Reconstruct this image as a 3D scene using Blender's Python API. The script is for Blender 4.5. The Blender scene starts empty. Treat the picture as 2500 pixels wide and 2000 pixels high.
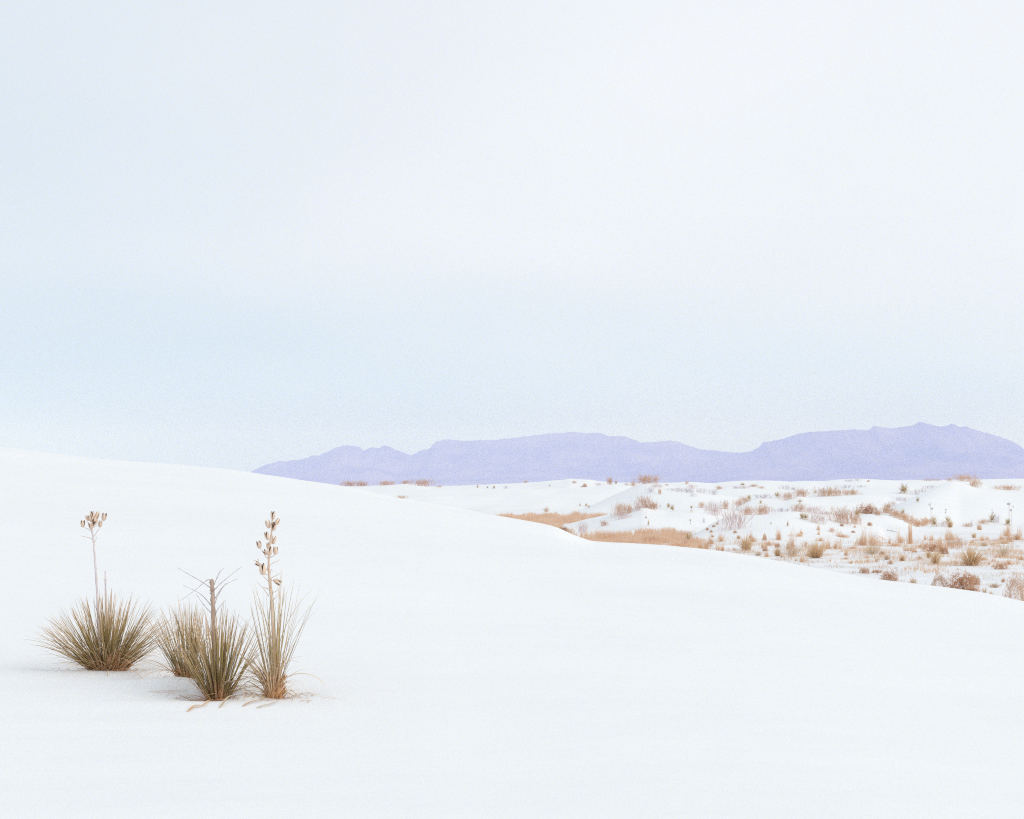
import bpy, math, random
import numpy as np
from mathutils import Vector, Matrix

# ------------------------------------------------------------------ camera, sky, sun, exposure
SC = bpy.context.scene
COL = SC.collection
FPX = 3470.0            # focal length in pixels of the 2500 px wide photograph
HOR = 1188.0            # row of the true horizon
EYE = 4.0               # camera height above the interdune flat

cam_d = bpy.data.cameras.new('camera')
cam_d.sensor_width = 36.0
cam_d.lens = 36.0 * FPX / 2500.0
cam_d.shift_y = (HOR - 1000.0) / 2500.0
cam_d.clip_start = 0.1
cam_d.clip_end = 120000.0
cam = bpy.data.objects.new('camera', cam_d)
cam.location = (0, 0, EYE)
cam.rotation_euler = (math.radians(90), 0, 0)
COL.objects.link(cam)
SC.camera = cam

SUN_EL = math.radians(34)
SUN_AZ = math.radians(108)      # clockwise from +Y (view direction): behind the camera, to the right
world = bpy.data.worlds.new('World')
SC.world = world
world.use_nodes = True
wn, wl = world.node_tree.nodes, world.node_tree.links
wn.clear()
w_out = wn.new('ShaderNodeOutputWorld')
w_bg = wn.new('ShaderNodeBackground')
w_bg.inputs['Strength'].default_value = 0.1
sky = wn.new('ShaderNodeTexSky')
sky.sky_type = 'NISHITA'
sky.sun_disc = False
sky.sun_elevation = SUN_EL
sky.sun_rotation = SUN_AZ
sky.air_density = 1.0
sky.dust_density = 2.5
sky.ozone_density = 1.0
w_tc = wn.new('ShaderNodeTexCoord')
w_sep = wn.new('ShaderNodeSeparateXYZ')
wl.new(w_tc.outputs['Generated'], w_sep.inputs[0])
# thin cloud deck: direction projected on a plane overhead, very soft noise
w_zm = wn.new('ShaderNodeMath'); w_zm.operation = 'MAXIMUM'; w_zm.inputs[1].default_value = 0.0
w_za = wn.new('ShaderNodeMath'); w_za.operation = 'ADD'; w_za.inputs[1].default_value = 0.22
wl.new(w_sep.outputs['Z'], w_zm.inputs[0]); wl.new(w_zm.outputs[0], w_za.inputs[0])
w_dx = wn.new('ShaderNodeMath'); w_dx.operation = 'DIVIDE'
w_dy = wn.new('ShaderNodeMath'); w_dy.operation = 'DIVIDE'
wl.new(w_sep.outputs['X'], w_dx.inputs[0]); wl.new(w_za.outputs[0], w_dx.inputs[1])
wl.new(w_sep.outputs['Y'], w_dy.inputs[0]); wl.new(w_za.outputs[0], w_dy.inputs[1])
w_cmb = wn.new('ShaderNodeCombineXYZ')
wl.new(w_dx.outputs[0], w_cmb.inputs[0]); wl.new(w_dy.outputs[0], w_cmb.inputs[1])
w_no = wn.new('ShaderNodeTexNoise')
w_no.inputs['Scale'].default_value = 0.75
w_no.inputs['Detail'].default_value = 3.0
w_no.inputs['Roughness'].default_value = 0.45
wl.new(w_cmb.outputs[0], w_no.inputs['Vector'])
w_nr = wn.new('ShaderNodeMapRange')
w_nr.inputs['From Min'].default_value = 0.32; w_nr.inputs['From Max'].default_value = 0.68
w_nr.inputs['To Min'].default_value = -0.20; w_nr.inputs['To Max'].default_value = 0.20
wl.new(w_no.outputs['Fac'], w_nr.inputs['Value'])
w_er = wn.new('ShaderNodeMapRange'); w_er.interpolation_type = 'SMOOTHSTEP'
w_er.inputs['From Min'].default_value = 0.04; w_er.inputs['From Max'].default_value = 0.17
w_er.inputs['To Min'].default_value = 0.15; w_er.inputs['To Max'].default_value = 0.82
wl.new(w_sep.outputs['Z'], w_er.inputs['Value'])
w_ad = wn.new('ShaderNodeMath'); w_ad.operation = 'ADD'; w_ad.use_clamp = True
w_gx = wn.new('ShaderNodeMapRange'); w_gx.interpolation_type = 'SMOOTHSTEP'      # the deck thins out towards the left
w_gx.inputs['From Min'].default_value = -0.75; w_gx.inputs['From Max'].default_value = 0.42
w_gx.inputs['To Min'].default_value = -0.46; w_gx.inputs['To Max'].default_value = 0.16
wl.new(w_sep.outputs['X'], w_gx.inputs['Value'])
w_ag = wn.new('ShaderNodeMath'); w_ag.operation = 'ADD'
wl.new(w_nr.outputs[0], w_ag.inputs[0]); wl.new(w_gx.outputs[0], w_ag.inputs[1])
wl.new(w_ag.outputs[0], w_ad.inputs[0]); wl.new(w_er.outputs[0], w_ad.inputs[1])
# veil (bluish haze of the deck) and bright cloud
w_veil = wn.new('ShaderNodeMix'); w_veil.data_type = 'RGBA'
w_veil.inputs['Factor'].default_value = 0.85
w_veil.inputs['B'].default_value = (5.85, 7.25, 8.05, 1)
wl.new(sky.outputs[0], w_veil.inputs['A'])
w_mix = wn.new('ShaderNodeMix'); w_mix.data_type = 'RGBA'
w_mix.inputs['B'].default_value = (8.65, 8.86, 9.3, 1)
wl.new(w_ad.outputs[0], w_mix.inputs['Factor'])
wl.new(w_veil.outputs['Result'], w_mix.inputs['A'])
wl.new(w_mix.outputs['Result'], w_bg.inputs['Color'])
wl.new(w_bg.outputs[0], w_out.inputs['Surface'])

sun_d = bpy.data.lights.new('sun', 'SUN')
sun_d.energy = 1.05
sun_d.angle = math.radians(38)
sun_d.color = (1.0, 0.98, 0.955)
sun = bpy.data.objects.new('sun', sun_d)
sdir = Vector((math.sin(SUN_AZ) * math.cos(SUN_EL), math.cos(SUN_AZ) * math.cos(SUN_EL), math.sin(SUN_EL)))
sun.rotation_euler = (-sdir).to_track_quat('-Z', 'Y').to_euler()
sun.location = (0, 0, 60)
COL.objects.link(sun)

SC.view_settings.view_transform = 'Standard'
SC.view_settings.look = 'None'
SC.view_settings.exposure = 0.045
SC.view_settings.gamma = 1.0
SC.view_settings.use_curve_mapping = False
SC.cycles.use_denoising = False       # what noise is left reads as the photograph's film grain
SC.cycles.volume_bounces = 2
SC.cycles.max_bounces = 8
SC.cycles.filter_width = 1.15
SC.cycles.transparent_max_bounces = 8

# ------------------------------------------------------------------ helpers
def tag(o, label=None, cat=None, group=None, kind=None):
    if label: o['label'] = label
    if cat: o['category'] = cat
    if group: o['group'] = group
    if kind: o['kind'] = kind
    return o

def link(o, parent=None):
    COL.objects.link(o)
    if parent is not None:
        o.parent = parent
    return o

def empty(name, loc=(0, 0, 0), rz=0.0):
    o = bpy.data.objects.new(name, None)
    o.empty_display_size = 0.1
    o.location = loc
    o.rotation_euler = (0, 0, rz)
    return link(o)

def mesh_obj(name, me, parent=None):
    return link(bpy.data.objects.new(name, me), parent)

def np_mesh(name, verts, faces, mats=(), smooth=False, uv=None, matidx=None):
    me = bpy.data.meshes.new(name)
    v = np.asarray(verts, dtype=np.float32)
    f = np.asarray(faces, dtype=np.int32)
    n = f.shape[1]
    me.vertices.add(len(v)); me.vertices.foreach_set('co', v.ravel())
    me.loops.add(f.size); me.loops.foreach_set('vertex_index', f.ravel())
    me.polygons.add(len(f))
    me.polygons.foreach_set('loop_start', np.arange(0, f.size, n, dtype=np.int32))
    me.polygons.foreach_set('loop_total', np.full(len(f), n, dtype=np.int32))
    if matidx is not None:
        me.polygons.foreach_set('material_index', np.asarray(matidx, dtype=np.int32))
    if uv is not None:
        l = me.uv_layers.new(name='UVMap')
        l.data.foreach_set('uv', np.asarray(uv, dtype=np.float32)[f.ravel()].ravel())
    for m in mats: me.materials.append(m)
    me.update(calc_edges=True)
    me.polygons.foreach_set('use_smooth', np.full(len(f), bool(smooth)))
    return me

def smooth_noise(x, y, seed, n=7, lo=0.5, hi=1.5):
    rng = np.random.RandomState(seed)
    r = np.zeros(np.broadcast(x, y).shape)
    for i in range(n):
        a = rng.uniform(0, 2 * math.pi); k = rng.uniform(lo, hi); p = rng.uniform(0, 2 * math.pi)
        r = r + np.sin((np.cos(a) * x + np.sin(a) * y) * k + p)
    return r / math.sqrt(n)

# ------------------------------------------------------------------ materials
def new_mat(name, rough=0.9, spec=0.1):
    m = bpy.data.materials.new(name)
    m.use_nodes = True
    nt = m.node_tree
    b = nt.nodes['Principled BSDF']
    b.inputs['Roughness'].default_value = rough
    b.inputs['Specular IOR Level'].default_value = spec
    return m, nt, b

def ramp(nt, stops):
    r = nt.nodes.new('ShaderNodeValToRGB')
    el = r.color_ramp.elements
    while len(el) < len(stops): el.new(0.5)
    for e, (p, c) in zip(el, stops):
        e.position = p; e.color = (*c, 1)
    return r

def foliage_mat(name, c0, c1, c2, noise=9.0, transl=0.0, rough=0.85):
    """colour varies per plant (object random) and in noise clumps"""
    m, nt, b = new_mat(name, rough, 0.15)
    oi = nt.nodes.new('ShaderNodeObjectInfo')
    tc = nt.nodes.new('ShaderNodeTexCoord')
    no = nt.nodes.new('ShaderNodeTexNoise'); no.inputs['Scale'].default_value = noise; no.inputs['Detail'].default_value = 4
    nt.links.new(tc.outputs['Object'], no.inputs['Vector'])
    mm = nt.nodes.new('ShaderNodeMath'); mm.operation = 'MULTIPLY_ADD'
    mm.inputs[1].default_value = 0.45
    nt.links.new(oi.outputs['Random'], mm.inputs[0]); 
    ms = nt.nodes.new('ShaderNodeMath'); ms.operation = 'MULTIPLY_ADD'; ms.inputs[1].default_value = 1.6; ms.inputs[2].default_value = -0.52
    nt.links.new(no.outputs['Fac'], ms.inputs[0])
    nt.links.new(ms.outputs[0], mm.inputs[2])
    r = ramp(nt, [(0.0, c0), (0.5, c1), (1.0, c2)])
    nt.links.new(mm.outputs[0], r.inputs['Fac'])
    nt.links.new(r.outputs['Color'], b.inputs['Base Color'])
    tr = nt.nodes.new('ShaderNodeBsdfTranslucent'); nt.links.new(r.outputs['Color'], tr.inputs['Color'])
    mxs = nt.nodes.new('ShaderNodeMixShader'); mxs.inputs['Fac'].default_value = 0.38
    nt.links.new(b.outputs[0], mxs.inputs[1]); nt.links.new(tr.outputs[0], mxs.inputs[2])
    nt.links.new(mxs.outputs[0], nt.nodes['Material Output'].inputs['Surface'])
    return m

def leaf_mat(name, base, low, mid, tip, edge):
    """long yucca leaf: UV v runs along the leaf, u across it"""
    m, nt, b = new_mat(name, 0.7, 0.1)
    uv = nt.nodes.new('ShaderNodeUVMap')
    sp = nt.nodes.new('ShaderNodeSeparateXYZ'); nt.links.new(uv.outputs[0], sp.inputs[0])
    oi = nt.nodes.new('ShaderNodeObjectInfo')
    sh = nt.nodes.new('ShaderNodeMath'); sh.operation = 'MULTIPLY_ADD'; sh.inputs[1].default_value = 0.34; sh.inputs[2].default_value = -0.17
    nt.links.new(oi.outputs['Random'], sh.inputs[0])
    ad = nt.nodes.new('ShaderNodeMath'); ad.operation = 'ADD'
    nt.links.new(sp.outputs['Y'], ad.inputs[0]); nt.links.new(sh.outputs[0], ad.inputs[1])
    r = ramp(nt, [(0.0, base), (0.14, low), (0.45, mid), (0.97, tip)])
    nt.links.new(ad.outputs[0], r.inputs['Fac'])
    # streaks along the leaf
    tc = nt.nodes.new('ShaderNodeTexCoord')
    mp = nt.nodes.new('ShaderNodeMapping'); mp.inputs['Scale'].default_value = (300, 300, 9)
    nt.links.new(tc.outputs['Object'], mp.inputs['Vector'])
    no = nt.nodes.new('ShaderNodeTexNoise'); no.inputs['Scale'].default_value = 1.0; no.inputs['Detail'].default_value = 2
    nt.links.new(mp.outputs[0], no.inputs['Vector'])
    hsv = nt.nodes.new('ShaderNodeHueSaturation')
    vr = nt.nodes.new('ShaderNodeMapRange'); vr.inputs['To Min'].default_value = 0.45; vr.inputs['To Max'].default_value = 1.5
    rr = nt.nodes.new('ShaderNodeMath'); rr.operation = 'MULTIPLY'; rr.inputs[1].default_value = 7.13
    fr = nt.nodes.new('ShaderNodeMath'); fr.operation = 'FRACT'
    nt.links.new(oi.outputs['Random'], rr.inputs[0]); nt.links.new(rr.outputs[0], fr.inputs[0])
    av = nt.nodes.new('ShaderNodeMath'); av.operation = 'ADD'
    hm = nt.nodes.new('ShaderNodeMath'); hm.operation = 'MULTIPLY'; hm.inputs[1].default_value = 0.5
    nt.links.new(fr.outputs[0], hm.inputs[0]); nt.links.new(hm.outputs[0], av.inputs[0])
    hn = nt.nodes.new('ShaderNodeMath'); hn.operation = 'MULTIPLY'; hn.inputs[1].default_value = 0.5
    nt.links.new(no.outputs['Fac'], hn.inputs[0]); nt.links.new(hn.outputs[0], av.inputs[1])
    nt.links.new(av.outputs[0], vr.inputs['Value'])
    nt.links.new(vr.outputs[0], hsv.inputs['Value']); nt.links.new(r.outputs['Color'], hsv.inputs['Color'])
    # pale leaf margins
    ab = nt.nodes.new('ShaderNodeMath'); ab.operation = 'SUBTRACT'; ab.inputs[1].default_value = 0.5
    nt.links.new(sp.outputs['X'], ab.inputs[0])
    aa = nt.nodes.new('ShaderNodeMath'); aa.operation = 'ABSOLUTE'; nt.links.new(ab.outputs[0], aa.inputs[0])
    em = nt.nodes.new('ShaderNodeMapRange'); em.inputs['From Min'].default_value = 0.34; em.inputs['From Max'].default_value = 0.44; em.inputs['To Max'].default_value = 0.75
    nt.links.new(aa.outputs[0], em.inputs['Value'])
    mx = nt.nodes.new('ShaderNodeMix'); mx.data_type = 'RGBA'; mx.inputs['B'].default_value = (*edge, 1)
    nt.links.new(em.outputs[0], mx.inputs['Factor']); nt.links.new(hsv.outputs[0], mx.inputs['A'])
    nt.links.new(mx.outputs['Result'], b.inputs['Base Color'])
    return m

def wood_mat(name, c0, c1, scale=60.0):
    m, nt, b = new_mat(name, 0.85, 0.15)
    tc = nt.nodes.new('ShaderNodeTexCoord')
    mp = nt.nodes.new('ShaderNodeMapping'); mp.inputs['Scale'].default_value = (1, 1, 0.25)
    nt.links.new(tc.outputs['Object'], mp.inputs['Vector'])
    no = nt.nodes.new('ShaderNodeTexNoise'); no.inputs['Scale'].default_value = scale; no.inputs['Detail'].default_value = 5
    nt.links.new(mp.outputs[0], no.inputs['Vector'])
    r = ramp(nt, [(0.3, c0), (0.7, c1)])
    nt.links.new(no.outputs['Fac'], r.inputs['Fac']); nt.links.new(r.outputs['Color'], b.inputs['Base Color'])
    bp = nt.nodes.new('ShaderNodeBump'); bp.inputs['Strength'].default_value = 0.5; bp.inputs['Distance'].default_value = 0.002
    nt.links.new(no.outputs['Fac'], bp.inputs['Height']); nt.links.new(bp.outputs[0], b.inputs['Normal'])
    return m

def sand_material():
    m, nt, b = new_mat('gypsum_sand', 0.95, 0.08)
    tc = nt.nodes.new('ShaderNodeTexCoord')
    # colour: white gypsum on the dunes, slightly greyer crust on the interdune flats (attribute)
    at = nt.nodes.new('ShaderNodeAttribute'); at.attribute_name = 'crust'
    n1 = nt.nodes.new('ShaderNodeTexNoise'); n1.inputs['Scale'].default_value = 0.35; n1.inputs['Detail'].default_value = 7; n1.inputs['Roughness'].default_value = 0.65
    mp = nt.nodes.new('ShaderNodeMapping'); mp.inputs['Scale'].default_value = (0.35, 1.0, 1.0)
    nt.links.new(tc.outputs['Object'], mp.inputs['Vector']); nt.links.new(mp.outputs[0], n1.inputs['Vector'])
    rs = ramp(nt, [(0.3, (0.85, 0.85, 0.86)), (0.7, (0.89, 0.89, 0.895))])
    rc = ramp(nt, [(0.36, (0.79, 0.785, 0.80)), (0.62, (0.875, 0.87, 0.88))])
    nt.links.new(n1.outputs['Fac'], rs.inputs['Fac']); nt.links.new(n1.outputs['Fac'], rc.inputs['Fac'])
    mx = nt.nodes.new('ShaderNodeMix'); mx.data_type = 'RGBA'
    nt.links.new(at.outputs['Fac'], mx.inputs['Factor'])
    nt.links.new(rs.outputs['Color'], mx.inputs['A']); nt.links.new(rc.outputs['Color'], mx.inputs['B'])
    # sand grain speckle
    ng = nt.nodes.new('ShaderNodeTexNoise'); ng.inputs['Scale'].default_value = 140; ng.inputs['Detail'].default_value = 3
    nt.links.new(tc.outputs['Object'], ng.inputs['Vector'])
    gr = nt.nodes.new('ShaderNodeMapRange'); gr.inputs['From Min'].default_value = 0.3; gr.inputs['From Max'].default_value = 0.7
    gr.inputs['To Min'].default_value = 0.965; gr.inputs['To Max'].default_value = 1.03
    nt.links.new(ng.outputs['Fac'], gr.inputs['Value'])
    hs = nt.nodes.new('ShaderNodeHueSaturation')
    nt.links.new(mx.outputs['Result'], hs.inputs['Color']); nt.links.new(gr.outputs[0], hs.inputs['Value'])
    nt.links.new(hs.outputs[0], b.inputs['Base Color'])
    # relief: faint wind streaks, small ripples, grain
    mp2 = nt.nodes.new('ShaderNodeMapping'); mp2.inputs['Scale'].default_value = (1.1, 4.0, 3.0); mp2.inputs['Rotation'].default_value = (0, 0, math.radians(6))
    nt.links.new(tc.outputs['Object'], mp2.inputs['Vector'])
    n2 = nt.nodes.new('ShaderNodeTexNoise'); n2.inputs['Scale'].default_value = 1.6; n2.inputs['Detail'].default_value = 6; n2.inputs['Roughness'].default_value = 0.55
    nt.links.new(mp2.outputs[0], n2.inputs['Vector'])
    b1 = nt.nodes.new('ShaderNodeBump'); b1.inputs['Strength'].default_value = 0.5; b1.inputs['Distance'].default_value = 0.022
    nt.links.new(n2.outputs['Fac'], b1.inputs['Height'])
    b2 = nt.nodes.new('ShaderNodeBump'); b2.inputs['Strength'].default_value = 0.3; b2.inputs['Distance'].default_value = 0.003
    nt.links.new(ng.outputs['Fac'], b2.inputs['Height']); nt.links.new(b1.outputs[0], b2.inputs['Normal'])
    nt.links.new(b2.outputs[0], b.inputs['Normal'])
    return m

M = {}
M['sand'] = sand_material()
M['leaf_green'] = leaf_mat('yucca_leaf_green', (0.64, 0.35, 0.18), (0.19, 0.145, 0.045), (0.32, 0.235, 0.085), (0.70, 0.49, 0.31), (0.80, 0.59, 0.39))
M['leaf_sparse'] = leaf_mat('yucca_leaf_olive', (0.74, 0.54, 0.33), (0.54, 0.40, 0.21), (0.46, 0.35, 0.18), (0.66, 0.50, 0.33), (0.78, 0.63, 0.44))
M['leaf_dry'] = leaf_mat('yucca_leaf_dry', (0.58, 0.31, 0.16), (0.66, 0.39, 0.22), (0.70, 0.46, 0.28), (0.72, 0.53, 0.37), (0.76, 0.57, 0.40))
M['leaf_straw'] = leaf_mat('yucca_leaf_straw', (0.60, 0.38, 0.20), (0.68, 0.50, 0.32), (0.68, 0.55, 0.40), (0.62, 0.50, 0.38), (0.74, 0.62, 0.48))
M['fibre'] = foliage_mat('dry_fibre', (0.50, 0.27, 0.15), (0.62, 0.37, 0.22), (0.68, 0.47, 0.32), 30)
M['stalk_pale'] = wood_mat('stalk_pale', (0.66, 0.56, 0.56), (0.82, 0.75, 0.75))
M['stalk_tan'] = wood_mat('stalk_tan', (0.66, 0.48, 0.37), (0.80, 0.65, 0.53))
M['stalk_grey'] = wood_mat('stalk_grey', (0.40, 0.28, 0.22), (0.60, 0.46, 0.39))
M['twig_grey'] = wood_mat('twig_grey', (0.50, 0.42, 0.43), (0.64, 0.55, 0.55))
M['pod'] = wood_mat('seed_pod_shell', (0.78, 0.56, 0.42), (0.90, 0.75, 0.62), 45)
M['pod_dark'] = wood_mat('seed_pod_inside', (0.15, 0.08, 0.06), (0.26, 0.15, 0.11), 80)
M['crown'] = wood_mat('root_crown', (0.50, 0.26, 0.12), (0.68, 0.42, 0.23), 40)
M['tuft'] = foliage_mat('bunchgrass_orange', (0.68, 0.43, 0.26), (0.82, 0.57, 0.38), (0.88, 0.70, 0.53))
M['golden'] = foliage_mat('grass_golden', (0.66, 0.46, 0.27), (0.78, 0.58, 0.37), (0.84, 0.68, 0.48))
M['pale'] = foliage_mat('grass_pale', (0.64, 0.49, 0.36), (0.74, 0.60, 0.46), (0.80, 0.69, 0.56))
M['dome'] = foliage_mat('brush_brown', (0.62, 0.38, 0.23), (0.76, 0.50, 0.32), (0.84, 0.63, 0.45))
M['brush'] = foliage_mat('brush_tan', (0.58, 0.37, 0.25), (0.70, 0.47, 0.33), (0.80, 0.59, 0.44))
M['brushpale'] = foliage_mat('brush_pale', (0.64, 0.45, 0.33), (0.75, 0.56, 0.43), (0.82, 0.66, 0.54))
M['twig'] = foliage_mat('twig_pink', (0.58, 0.41, 0.38), (0.66, 0.48, 0.44), (0.74, 0.58, 0.54))
M['lav'] = foliage_mat('twig_lavender', (0.50, 0.45, 0.50), (0.60, 0.53, 0.57), (0.66, 0.58, 0.60))
M['yucca'] = foliage_mat('far_yucca_leaf', (0.50, 0.37, 0.19), (0.62, 0.47, 0.27), (0.72, 0.55, 0.36))
M['grasspatch'] = foliage_mat('grass_patch', (0.64, 0.39, 0.25), (0.80, 0.54, 0.37), (0.88, 0.70, 0.55), 0.4)
M['stubble'] = foliage_mat('stubble', (0.55, 0.42, 0.33), (0.66, 0.52, 0.42), (0.74, 0.63, 0.53), 0.5)

def rock_material():
    m, nt, b = new_mat('mountain_rock', 1.0, 0.0)
    tc = nt.nodes.new('ShaderNodeTexCoord')
    no = nt.nodes.new('ShaderNodeTexNoise'); no.inputs['Scale'].default_value = 0.0011; no.inputs['Detail'].default_value = 8
    nt.links.new(tc.outputs['Object'], no.inputs['Vector'])
    r = ramp(nt, [(0.35, (0.20, 0.14, 0.13)), (0.65, (0.34, 0.25, 0.23))])
    nt.links.new(no.outputs['Fac'], r.inputs['Fac']); nt.links.new(r.outputs['Color'], b.inputs['Base Color'])
    return m
M['rock'] = rock_material()

# ------------------------------------------------------------------ terrain
def poly(pts):
    a = np.array(pts, dtype=float)
    return a[:, 0], a[:, 1]

NEAR = poly([(-1400, 1020), (-500, 1050), (0, 1091), (58, 1098), (209, 1117), (325, 1129), (430, 1137), (557, 1147), (650, 1159), (742, 1173), (835, 1186), (912, 1202),
             (980, 1217), (1120, 1241), (1190, 1253), (1250, 1264), (1330, 1280), (1362, 1289), (1403, 1308), (1442, 1320), (1530, 1325),
             (1620, 1332), (1700, 1341), (1765, 1348), (1850, 1362), (2000, 1388), (2130, 1413), (2290, 1433), (2400, 1449), (2500, 1470),
             (2800, 1520), (3400, 1580), (4500, 1620)])
NEAR_Y = poly([(-1400, 34), (0, 30), (820, 27), (1200, 24), (1420, 21), (1800, 19.5), (2500, 18), (4500, 15)])

# (crest polyline px/py, crest distance px/Y, front width, back width)
DUNES = [
    # low dune between the two grass patches
    ([(1330, 1299), (1375, 1283), (1430, 1268), (1490, 1255), (1530, 1243), (1570, 1233), (1600, 1242), (1628, 1249), (1660, 1243), (1700, 1240), (1750, 1241), (1800, 1247), (1850, 1258), (1900, 1300)],
     [(1330, 142), (1430, 141), (1570, 137), (1850, 142)], 14, 16),
    # dune right of the grass, with the pink twig bush on it
    ([(1660, 1330), (1690, 1312), (1720, 1290), (1750, 1270), (1790, 1259), (1840, 1256), (1875, 1253), (1920, 1248), (1960, 1251), (2010, 1256), (2060, 1263), (2120, 1277), (2180, 1300)],
     [(1660, 112), (1750, 114), (2120, 117)], 18, 15),
    # low front dunes on the right
    ([(2040, 1285), (2060, 1272), (2090, 1259), (2130, 1254), (2165, 1259), (2200, 1271), (2238, 1288), (2262, 1285), (2290, 1278), (2340, 1284), (2400, 1285), (2440, 1282), (2500, 1290), (2700, 1300)],
     [(2040, 122), (2700, 126)], 13, 10),
    # big smooth dune on the right
    ([(2100, 1290), (2130, 1262), (2160, 1248), (2200, 1226), (2246, 1206), (2291, 1185), (2324, 1174), (2344, 1174), (2358, 1176), (2385, 1184), (2412, 1188), (2432, 1190), (2459, 1192), (2500, 1189), (2600, 1182), (2800, 1190)],
     [(2100, 150), (2344, 166), (2800, 175)], 26, 20),
    # broad dune behind the left grass patch
    ([(500, 1215), (850, 1201), (1000, 1196), (1150, 1194), (1300, 1194), (1380, 1192), (1419, 1190), (1463, 1187), (1505, 1184.5), (1530, 1186), (1547, 1189), (1600, 1198), (1700, 1212), (1800, 1230)],
     [(500, 265), (1800, 255)], 36, 40),
    ([(1370, 1275), (1430, 1240), (1490, 1212), (1535, 1193), (1558, 1184), (1575, 1179.5), (1600, 1179.5), (1640, 1186), (1700, 1196), (1750, 1206), (1800, 1216), (1850, 1228)],
     [(1370, 214), (1850, 205)], 34, 18),
    ([(1770, 1250), (1800, 1234), (1832, 1220), (1850, 1216), (1900, 1217), (1915, 1221), (1940, 1212), (1957, 1211), (1972, 1216), (2010, 1213), (2065, 1209), (2121, 1208), (2160, 1213), (2200, 1226), (2260, 1245)],
     [(1770, 160), (2260, 166)], 20, 18),
    ([(1700, 1215), (1730, 1201), (1750, 1195.5), (1785, 1193), (1834, 1194), (1896, 1195), (1960, 1199), (2000, 1200), (2060, 1194), (2080, 1190), (2110, 1188.5), (2160, 1188), (2220, 1190), (2300, 1200)],
     [(1700, 240), (2300, 235)], 30, 30),
    # skyline
    ([(-1400, 1190), (600, 1195), (825, 1187), (900, 1186), (960, 1183), (1000, 1180.5), (1030, 1184), (1050, 1187), (1100, 1186), (1150, 1184.5), (1250, 1180), (1300, 1177.5), (1375, 1171), (1390, 1168), (1400, 1169), (1440, 1170.5), (1460, 1174), (1490, 1178),
      (1530, 1178.5), (1560, 1179), (1650, 1178), (1670, 1176), (1700, 1177), (1740, 1180), (1780, 1175.5), (1815, 1173.5), (1870, 1172.5), (1900, 1174), (1930, 1176), (1965, 1174), (2010, 1174.5), (2040, 1171), (2100, 1168.5), (2150, 1171), (2190, 1173),
      (2230, 1172), (2320, 1171), (2400, 1170), (2500, 1168), (2700, 1172), (4500, 1180)],
     [(-1400, 430), (1000, 430), (1390, 400), (4500, 430)], 60, 80),
]
DUNES = [(poly(a), poly(b), wf, wb) for a, b, wf, wb in DUNES]

def sm(arr_x, arr_y, x, w=14.0):
    """polyline lookup, corners rounded a little"""
    r = 0
    for d, k in ((-1.0, .25), (0.0, .5), (1.0, .25)):
        r = r + k * np.interp(x + d * w, arr_x, arr_y)
    return r

HOLLOWS = []     # (x, y, sx, sy, depth) dips and mounds of blown sand round the plants

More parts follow.
